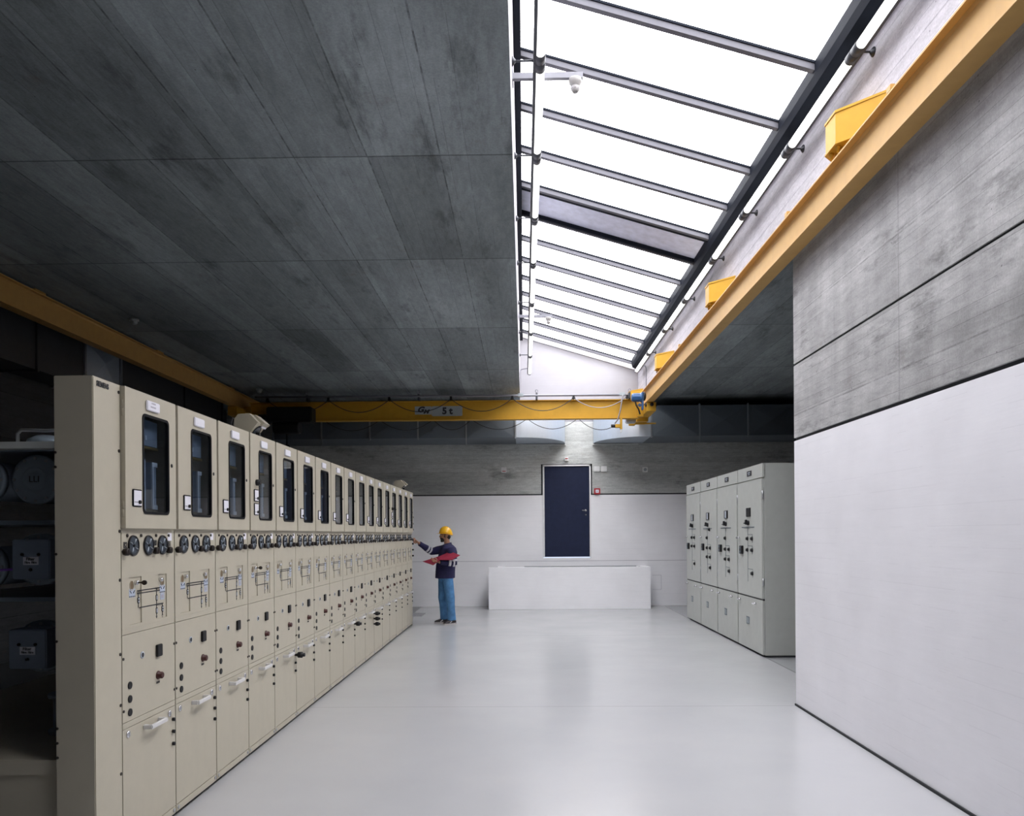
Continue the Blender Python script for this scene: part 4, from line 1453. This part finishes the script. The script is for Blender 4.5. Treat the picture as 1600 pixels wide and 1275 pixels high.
for (x, z, l) in ((-2.55, 0.74, 0.16),):
    t = thing('insulator_post', 'grey metal cylinder standing on the base below the lower filter box', 'cylinder', (x, 4.25, 0.576))
    mb = MB()
    mb.lathe((0, 0, 0), (0, 0, 1), [(0, 0.10), (0.02, 0.10), (0.02, 0.075), (0.20, 0.075), (0.2, 0.10), (0.22, 0.10), (0.22, 0.06), (0.32, 0.06)], 24)
    mb.build('cylinder_body', M['gis'], t)

mb = MB()
mb.tube([(-3.3, 4.05, 1.44), (-3.0, 4.05, 1.462), (-2.85, 4.08, 1.485), (-2.767, 4.12, 1.49)], 0.006, 8)
tag(mb.build('cable', M['purple']), 'thin purple cable running to the side of the upper filter box', 'cable')

# ------------------------------------------------------------------ grey control cubicles on the right
GXF = 3.165
GY0, GW, GH = 10.25, 1.2, 2.585
LAY = {
    'pair': [(0.67, 1.578), (0.455, 1.578), (0.67, 1.418), (0.455, 1.418), (0.448, 1.094)],
    'single': [(0.67, 1.578), (0.67, 1.405), (0.455, 1.405), (0.67, 1.25), (0.455, 1.25), (0.448, 1.07)],
}
def grey_cubicle(i, layout, label, dark_display, knob_on_line=False):
    t = thing('control_cubicle', label, 'control cubicle', (GXF, GY0 + GW * i, 0), 'row of grey control cubicles')
    mb = MB()
    mb.box(0.03, 1.3, 0.004, GW - 0.004, 0.025, GH, bev=0.003)
    mb.box(0.005, 0.04, 0.004, GW - 0.03, 2.40, GH)
    mb.build('body', M['grey_enamel'], t)
    mb = MB()
    mb.box(0.06, 1.28, 0.0, GW, 0, 0.025)
    mb.build('plinth', M['groove'], t)
    mb = MB()
    mb.box(0.012, 0.0295, 0.015, GW - 0.026, 0.7525, 0.7745)
    mb.box(0.014, 0.0295, GW - 0.0245, GW - 0.010, 0.03, 2.385)
    mb.build('door_gasket', M['black'], t)
    mb = MB()
    mb.box(0, 0.028, 0.03, GW - 0.025, 0.775, 2.385, bev=0.004)
    dr = mb.build('door', M['grey_enamel'], t)
    mb = MB()
    mb.box(0, 0.028, 0.015, GW - 0.025, 0.03, 0.752, bev=0.004)
    ld = mb.build('lower_door', M['grey_enamel'], t)
    mb = MB()
    mb.box(-0.003, 0.006, 0.49, 0.69, 2.455, 2.525)
    lp = mb.build('dark_plate', M['ink'], t)
    mb = MB()
    mb.box(-0.004, -0.003, 0.53, 0.65, 2.495, 2.507); mb.box(-0.004, -0.003, 0.55, 0.63, 2.472, 2.482)
    mb.build('small_print', M['dialwhite'], lp)
    for z in (2.17, 1.0):
        mb = MB()
        mb.cyl((0.012, 0.02, z - 0.05), (0.012, 0.02, z + 0.05), 0.012, 10)
        mb.build('hinge', M['steel'], dr)
    mb = MB()
    mb.box(-0.012, 0.002, 0.525, 0.72, 1.885, 2.01, bev=0.004)
    dp = mb.build('display_unit', M['black'], dr)
    if not dark_display:
        mb = MB()
        mb.box(-0.014, -0.011, 0.585, 0.66, 1.895, 2.0)
        mb.build('display_face', M['dialwhite'], dp)
    mb = MB()
    mb.lathe((0, 0.62, 1.80), (-1, 0, 0), [(0, 0.035), (0.02, 0.035), (0.03, 0.025)], 18)
    mb.box(-0.055, -0.025, 0.60, 0.64, 1.775, 1.845, bev=0.006)
    mb.box(-0.05, -0.03, 0.63, 0.72, 1.785, 1.805, bev=0.006)
    mb.build('selector_switch', M['black'], dr)
    mb = MB()
    mb.box(-0.004, 0.001, 0.366, 0.96, 1.730, 1.744)
    mb.box(-0.003, 0.001, 0.667, 0.673, 0.97, 1.735)
    for (y, z) in LAY[layout]:
        if y < 0.6:
            mb.box(-0.003, 0.001, y - 0.003, 0.67, z + 0.055, z + 0.061)
            mb.box(-0.003, 0.001, y - 0.003, y + 0.003, z - 0.055, z + 0.06)
    mb.build('mimic_diagram', M['inside'], dr)
    for (y, z) in LAY[layout] + ([(0.5, 1.72)] if knob_on_line else []):
        mb = MB()
        mb.lathe((0, y, z), (-1, 0, 0), [(0, 0.030), (0.012, 0.030), (0.014, 0.022), (0.03, 0.02)], 16)
        mb.build('control_knob', M['black'], dr)
    mb = MB()
    mb.box(-0.03, 0.002, 0.89, 1.02, 1.355, 1.475, bev=0.006)
    rs = mb.build('rocker_switch', M['black'], dr)
    mb = MB()
    mb.box(-0.036, -0.028, 0.92, 0.99, 1.37, 1.40); mb.box(-0.036, -0.028, 0.92, 0.99, 1.43, 1.46)
    mb.build('rocker', M['inside'], rs)
    def tlock(y, z, par):
        mb = MB()
        mb.lathe((0, y, z), (-1, 0, 0), [(0, 0.016), (0.03, 0.014)], 12)
        mb.box(-0.045, -0.028, y - 0.06, y + 0.05, z - 0.01, z + 0.01, bev=0.004)
        mb.build('turn_handle', M['chrome'], par)
    tlock(1.09, 1.587, dr)
    tlock(1.06, 0.69, ld)
    tlock(0.31, 0.69, ld)
    mb = MB()
    mb.box(-0.003, 0.002, 0.62, 0.76, 0.37, 0.475)
    vt = mb.build('vent_grille', M['inside'], ld)
    mb = MB()
    mb.box(-0.005, -0.003, 0.64, 0.68, 0.38, 0.465); mb.box(-0.005, -0.003, 0.70, 0.74, 0.38, 0.465)
    mb.build('grille_face', M['plate'], vt)
    return t
grey_cubicle(0, 'pair', 'grey control cubicle nearest the white right wall, dark display', True)
grey_cubicle(1, 'single', 'grey control cubicle, second from the near end of the right row', False)
grey_cubicle(2, 'single', 'grey control cubicle, third in the right row with knob on its line', False, True)
grey_cubicle(3, 'pair', 'grey control cubicle at the far end of the right row beside the back wall', False)

# ------------------------------------------------------------------ worker
PX, PY = -1.45, 14.36
pr = thing('person', 'worker in yellow helmet, navy jacket and jeans touching the switchgear end', 'person', (PX, PY, 0))
def L(x, y, z): return Vector((x - PX, y - PY, z))
def ell(c, rx, ry, n=24, tilt=0.0):
    return [Vector((c[0] + rx * cos(2 * pi * k / n), c[1] + ry * sin(2 * pi * k / n), c[2] + tilt * cos(2 * pi * k / n))) for k in range(n)]
def remesh(o, voxel, smooth=3, fac=0.5):
    m = o.modifiers.new('merge', 'REMESH')
    m.mode = 'VOXEL'
    m.voxel_size = voxel
    m.use_smooth_shade = True
    s_ = o.modifiers.new('soften', 'SMOOTH')
    s_.factor = fac
    s_.iterations = smooth
    return o
HC = L(-1.475, 14.38, 1.655)          # head centre at eye height; the face looks along -x
SHR, ELR, WRR = L(-1.47, 14.56, 1.405), L(-1.755, 14.50, 1.345), L(-1.975, 14.31, 1.515)
SHL, ELL, WRL = L(-1.37, 14.16, 1.40), L(-1.285, 14.06, 1.145), L(-1.555, 13.985, 1.165)
HFR, KFR, AFR = L(-1.52, 14.45, 0.90), L(-1.545, 14.46, 0.48), L(-1.515, 14.46, 0.10)
HNR, KNR, ANR = L(-1.435, 14.30, 0.90), L(-1.385, 14.27, 0.48), L(-1.355, 14.26, 0.10)

mb = MB()
# trunk under the clothes, neck, head
mb.loft([ell(L(-1.47, 14.37, 0.84), 0.12, 0.15), ell(L(-1.47, 14.37, 1.05), 0.125, 0.155), ell(L(-1.43, 14.37, 1.30), 0.125, 0.175),
         ell(L(-1.43, 14.37, 1.41), 0.10, 0.165), ell(L(-1.44, 14.37, 1.47), 0.07, 0.09), ell(L(-1.445, 14.375, 1.50), 0.056, 0.058),
         ell(L(-1.46, 14.38, 1.60), 0.054, 0.055)])
mb.ball(HC + Vector((0.012, 0, 0.02)), 0.1, scale=(0.98, 0.76, 1.08))
mb.ball(HC + Vector((-0.035, 0, -0.05)), 0.07, scale=(0.86, 0.80, 1.05))
mb.ball(HC + Vector((-0.062, 0, -0.105)), 0.028, scale=(1.0, 1.2, 0.9))
mb.ball(HC + Vector((-0.088, 0, 0.018)), 0.022, scale=(0.6, 2.2, 0.6))
mb.tube([HC + Vector((-0.09, 0, 0.01)), HC + Vector((-0.104, 0, -0.02)), HC + Vector((-0.112, 0, -0.036))], [0.010, 0.012, 0.013], 8)
mb.ball(HC + Vector((-0.102, 0.011, -0.040)), 0.009)
mb.ball(HC + Vector((-0.102, -0.011, -0.040)), 0.009)
mb.ball(HC + Vector((-0.094, 0, -0.066)), 0.014, scale=(0.7, 1.5, 0.45))
mb.ball(HC + Vector((-0.092, 0, -0.078)), 0.014, scale=(0.7, 1.4, 0.5))
for s in (-1, 1):
    mb.ball(HC + Vector((-0.06, s * 0.045, -0.025)), 0.026, scale=(0.9, 0.7, 0.9))
    mb.ball(HC + Vector((0.022, s * 0.078, -0.018)), 0.03, scale=(0.62, 0.3, 1.05), n=12)
# arms and legs
def limb(pts, rs):
    mb.tube(pts, rs, 14)
limb([SHR, SHR.lerp(ELR, 0.5), ELR, ELR.lerp(WRR, 0.35), WRR], [0.052, 0.048, 0.04, 0.04, 0.027])
limb([SHL, SHL.lerp(ELL, 0.5), ELL, ELL.lerp(WRL, 0.35), WRL], [0.052, 0.048, 0.04, 0.04, 0.027])
limb([HFR, HFR.lerp(KFR, 0.5), KFR, KFR.lerp(AFR, 0.35), AFR], [0.085, 0.075, 0.055, 0.055, 0.038])
limb([HNR, HNR.lerp(KNR, 0.5), KNR, KNR.lerp(ANR, 0.35), ANR], [0.085, 0.075, 0.055, 0.055, 0.038])
# right hand on the last peg: palm then five fingers
RP = L(-2.02, 14.255, 1.555)
d_ = (RP - WRR).normalized()
side = d_.cross(Vector((0, 0, 1))).normalized()
upv = side.cross(d_)
mb.tube([WRR, WRR.lerp(RP, 0.5), RP, RP + d_ * 0.02], [0.027, 0.036, 0.038, 0.03], 12, flat=0.55)
for k, (off, ln) in enumerate(((-0.028, 0.055), (-0.009, 0.068), (0.010, 0.064), (0.028, 0.050))):
    b0 = RP + d_ * 0.015 + side * off * 0.35 + upv * off
    k1 = b0 + d_ * ln * 0.45 + Vector((-0.002, -0.008, 0.004))
    k2 = k1 + (d_ + Vector((0, -0.9, -0.2))).normalized() * ln * 0.35
    k3 = k2 + (d_ * 0.4 + Vector((0, -0.9, -0.5))).normalized() * ln * 0.25
    mb.tube([b0, k1, k2, k3], [0.0095, 0.009, 0.0085, 0.007], 8)
b0 = WRR.lerp(RP, 0.55) - upv * 0.025
mb.tube([b0, b0 + d_ * 0.03 - upv * 0.02, b0 + d_ * 0.06 - upv * 0.022 + Vector((0, -0.008, 0)), b0 + d_ * 0.08 - upv * 0.012 + Vector((0, -0.014, 0))], [0.013, 0.012, 0.010, 0.008], 8)
# left hand holding the folder
LP_ = L(-1.615, 13.972, 1.178)
d_ = (LP_ - WRL).normalized()
upv = Vector((0, 0, 1))
mb.tube([WRL, WRL.lerp(LP_, 0.5), LP_, LP_ + d_ * 0.02], [0.027, 0.036, 0.038, 0.030], 12, flat=0.6)
for k, (off, ln) in enumerate(((0.030, 0.072), (0.011, 0.080), (-0.009, 0.072), (-0.027, 0.056))):
    b0 = LP_ + d_ * 0.02 + upv * off * 0.8
    k1 = b0 + (d_ + upv * 0.35).normalized() * ln * 0.45 + Vector((0, -0.006, 0))
    k2 = k1 + (d_ + upv * 0.55 + Vector((0, 0.3, 0))).normalized() * ln * 0.35
    k3 = k2 + (d_ + upv * 0.4 + Vector((0, 0.9, 0))).normalized() * ln * 0.25
    mb.tube([b0, k1, k2, k3], [0.0095, 0.009, 0.0085, 0.007], 8)
b0 = WRL.lerp(LP_, 0.5) + upv * 0.022
mb.tube([b0, b0 + d_ * 0.02 + upv * 0.022, b0 + d_ * 0.04 + upv * 0.036 + Vector((0, 0.01, 0)), b0 + d_ * 0.055 + upv * 0.04 + Vector((0, 0.02, 0))], [0.013, 0.012, 0.010, 0.008], 8)
remesh(mb.build('body', M['skin'], pr), 0.0042, 2)

# eyes
for s in (-1, 1):
    mb = MB()
    mb.ball(HC + Vector((-0.078, s * 0.031, 0.0)), 0.0105, 0, n=12)
    mb.ball(HC + Vector((-0.0835, s * 0.031, 0.0)), 0.0065, 1, n=10)
    mb.build('eye', [M['sole'], M['hair']], pr)
# hair, sideburns, beard
mb = MB()
rings = []
for k in range(8):
    a = k / 7 * pi / 2
    rings.append([HC + Vector((0.02 + (0.104 * cos(a)) * cos(p) * (1.0 if cos(p) > -0.2 else 0.86), 0.083 * cos(a) * sin(p), 0.02 + 0.112 * sin(a))) for p in [2 * pi * j / 24 for j in range(24)]])
mb.loft(rings)
mb.ball(HC + Vector((0.056, 0, -0.02)), 0.056, scale=(0.8, 1.15, 1.15))
for s in (-1, 1):
    mb.ball(HC + Vector((-0.008, s * 0.066, -0.015)), 0.02, scale=(0.5, 0.45, 1.7), n=10)
    mb.ball(HC + Vector((-0.083, s * 0.03, 0.022)), 0.014, scale=(0.5, 1.4, 0.35), n=10)
remesh(mb.build('hair', M['hair'], pr), 0.004, 3)
mb = MB()
mb.ball(HC + Vector((-0.039, 0, -0.058)), 0.069, scale=(0.86, 0.80, 1.05))
mb.ball(HC + Vector((-0.066, 0, -0.109)), 0.029, scale=(1.0, 1.2, 0.9))
mb.ball(HC + Vector((-0.093, 0, -0.0575)), 0.012, scale=(0.7, 2.0, 0.45), n=10)
remesh(mb.build('beard', M['hair'], pr), 0.004, 3)

# helmet
mb = MB()
hz = 1.70
rings = []
for k in range(9):
    a = k / 8 * pi / 2
    rings.append([Vector((HC.x + 0.008 + 0.128 * cos(a) ** 0.8 * cos(p), HC.y + 0.112 * cos(a) ** 0.8 * sin(p), hz - 0.012 + 0.135 * sin(a) - 0.03 * cos(a) * max(0, cos(p)))) for p in [2 * pi * j / 28 for j in range(28)]])
mb.loft(rings)
rings = []
for (e, dz) in ((0.0, 0.004), (0.012, 0.0), (0.012, -0.006), (0.0, -0.006)):
    ring = []
    for j in range(28):
        p = 2 * pi * j / 28
        f = max(0.0, -cos(p)) ** 2
        ring.append(Vector((HC.x + 0.008 + (0.128 + e + (0.028 * f if e else 0)) * cos(p), HC.y + (0.112 + e) * sin(p), hz - 0.012 + dz - 0.03 * max(0, cos(p)))))
    rings.append(ring)
mb.loft(rings)
hm = mb.build('hard_hat', M['helmet'], pr)
mb = MB()
mb.tube([Vector((HC.x + 0.10, HC.y - 0.06, 1.655)), Vector((HC.x + 0.122, HC.y, 1.645)), Vector((HC.x + 0.10, HC.y + 0.06, 1.655))], 0.014, 8)
mb.build('neck_band', M['reflect'], hm)

# jacket: trunk, collar and sleeves grown together
mb = MB()
mb.loft([ell(L(-1.487, 14.37, 0.852), 0.186, 0.222), ell(L(-1.482, 14.37, 0.98), 0.184, 0.218), ell(L(-1.472, 14.37, 1.10), 0.182, 0.21), ell(L(-1.445, 14.37, 1.22), 0.182, 0.215),
         ell(L(-1.425, 14.37, 1.33), 0.172, 0.225), ell(L(-1.42, 14.37, 1.41), 0.145, 0.215), ell(L(-1.43, 14.37, 1.462), 0.105, 0.15), ell(L(-1.435, 14.37, 1.482), 0.080, 0.088), ell(L(-1.437, 14.372, 1.503), 0.075, 0.08, tilt=0.022)])
def sleeve(a, b, c, r):
    w_ = b.lerp(c, 0.93)
    mb.tube([a, a.lerp(b, 0.3), a.lerp(b, 0.65), b, b.lerp(c, 0.3), b.lerp(c, 0.65), w_], [r[0], r[1], r[1], r[2], r[2], r[3], r[3] * 0.92], 16)
sleeve(SHR, ELR, WRR, (0.088, 0.078, 0.066, 0.05))
sleeve(SHL, ELL, WRL, (0.088, 0.076, 0.064, 0.052))
jk = remesh(mb.build('jacket', M['jacket'], pr), 0.008, 3)
def band(a, b, t0, t1, r):
    mb = MB()
    p, q = a.lerp(b, t0), a.lerp(b, t1)
    mb.tube([p, p.lerp(q, 0.5), q], [r, r, r * 0.98], 18)
    mb.build('reflective_band', M['reflect'], jk)
band(ELR, WRR, 0.10, 0.20, 0.069)
band(ELR, WRR, 0.27, 0.38, 0.066)
band(ELL, WRL, 0.22, 0.38, 0.066)
band(ELL, SHL, 0.02, 0.14, 0.073)
band(ELL, WRL, -0.02, 0.08, 0.071)
mb = MB()
for z in (0.95, 1.08, 1.2):
    mb.ball(L(-1.66 + (z - 0.95) * 0.06, 14.30, z), 0.008, n=8)
mb.build('snap_button', M['reflect'], jk)
# jeans
mb = MB()
mb.loft([ell(L(-1.475, 14.37, 0.83), 0.145, 0.17), ell(L(-1.478, 14.37, 0.92), 0.150, 0.18), ell(L(-1.47, 14.37, 1.0), 0.14, 0.17)])
def leg(h, k, a, r):
    mb.tube([h, h.lerp(k, 0.35), h.lerp(k, 0.75), k, k.lerp(a, 0.3), k.lerp(a, 0.7), a + Vector((0, 0, -0.03))], [r[0], r[0], r[1], r[1] * 0.98, r[2], r[2], r[2] * 1.04], 18)
leg(HFR, KFR, AFR, (0.098, 0.086, 0.074))
leg(HNR, KNR, ANR, (0.098, 0.090, 0.077))
remesh(mb.build('jeans', M['jeans'], pr), 0.008, 3)
# shoes
def shoe(ankle, ang, ln):
    f = Vector((-cos(ang), -sin(ang), 0))
    s = Vector((f.y, -f.x, 0))
    base = Vector((ankle.x, ankle.y, 0))
    def ring(t, wd, h0, h1, n=16):
        c = base + f * t
        return [c + s * wd * cos(2 * pi * k / n) + Vector((0, 0, (h0 + h1) / 2 + (h1 - h0) / 2 * sin(2 * pi * k / n))) for k in range(n)]
    mb = MB()
    mb.loft([ring(-0.085, 0.025, 0.02, 0.06), ring(-0.07, 0.038, 0.018, 0.09), ring(-0.02, 0.043, 0.018, 0.11), ring(0.05, 0.045, 0.018, 0.095), ring(0.11, 0.05, 0.018, 0.07), ring(ln * 0.62, 0.046, 0.018, 0.055), ring(ln * 0.72, 0.025, 0.018, 0.04)])
    sh = mb.build('shoe', M['shoe'], pr)
    mb = MB()
    out = []
    n = 22
    for k in range(n):
        a = 2 * pi * k / n
        t = -0.09 + (ln * 0.74 + 0.09) * (0.5 - 0.5 * cos(a))
        wd = 0.047 * (abs(sin(a)) ** 0.55) * (1 if sin(a) >= 0 else -1)
        out.append(base + f * t + s * wd)
    mb.loft([[p + Vector((0, 0, 0.001)) for p in out], [p + Vector((0, 0, 0.024)) for p in out]], smooth=False)
    mb.build('sole', M['sole'], sh)
    mb = MB()
    for k in (-1, 1):
        p = base + f * 0.03 + s * 0.044 * k
        mb.tube([p + f * 0.045 + Vector((0, 0, 0.03)), p + Vector((0, 0, 0.062))], 0.009, 8)
    mb.build('side_stripe', M['reflect'], sh)
shoe(AFR, radians(8), 0.26)
shoe(ANR, radians(42), 0.25)

# open folder held on the left forearm
fd = thing('folder', 'open maroon document folder held on the worker\'s forearm', 'folder', (-1.56, 14.0, 1.2))
FO = Vector((-1.56, 14.0, 1.2))
def leafmesh(pts, name):
    pts = [Vector(p) - FO for p in pts]
    n_ = (pts[1] - pts[0]).cross(pts[2] - pts[0]).normalized() * 0.003
    mb = MB()
    k = len(pts)
    mb.add([p - n_ for p in pts] + [p + n_ for p in pts],
           [tuple(range(k)), tuple(reversed(range(k, 2 * k)))] + [(i, i + k, (i + 1) % k + k, (i + 1) % k) for i in range(k)])
    mb.build(name, M['folder'], fd)
A = (-1.553, 14.06, 1.268); E_ = (-1.535, 13.93, 1.205)
leafmesh([A, (-1.364, 14.12, 1.355), (-1.165, 13.93, 1.288), (-1.31, 13.87, 1.205), E_], 'cover')
leafmesh([A, E_, (-1.655, 13.915, 1.11), (-1.872, 14.13, 1.172)], 'cover')
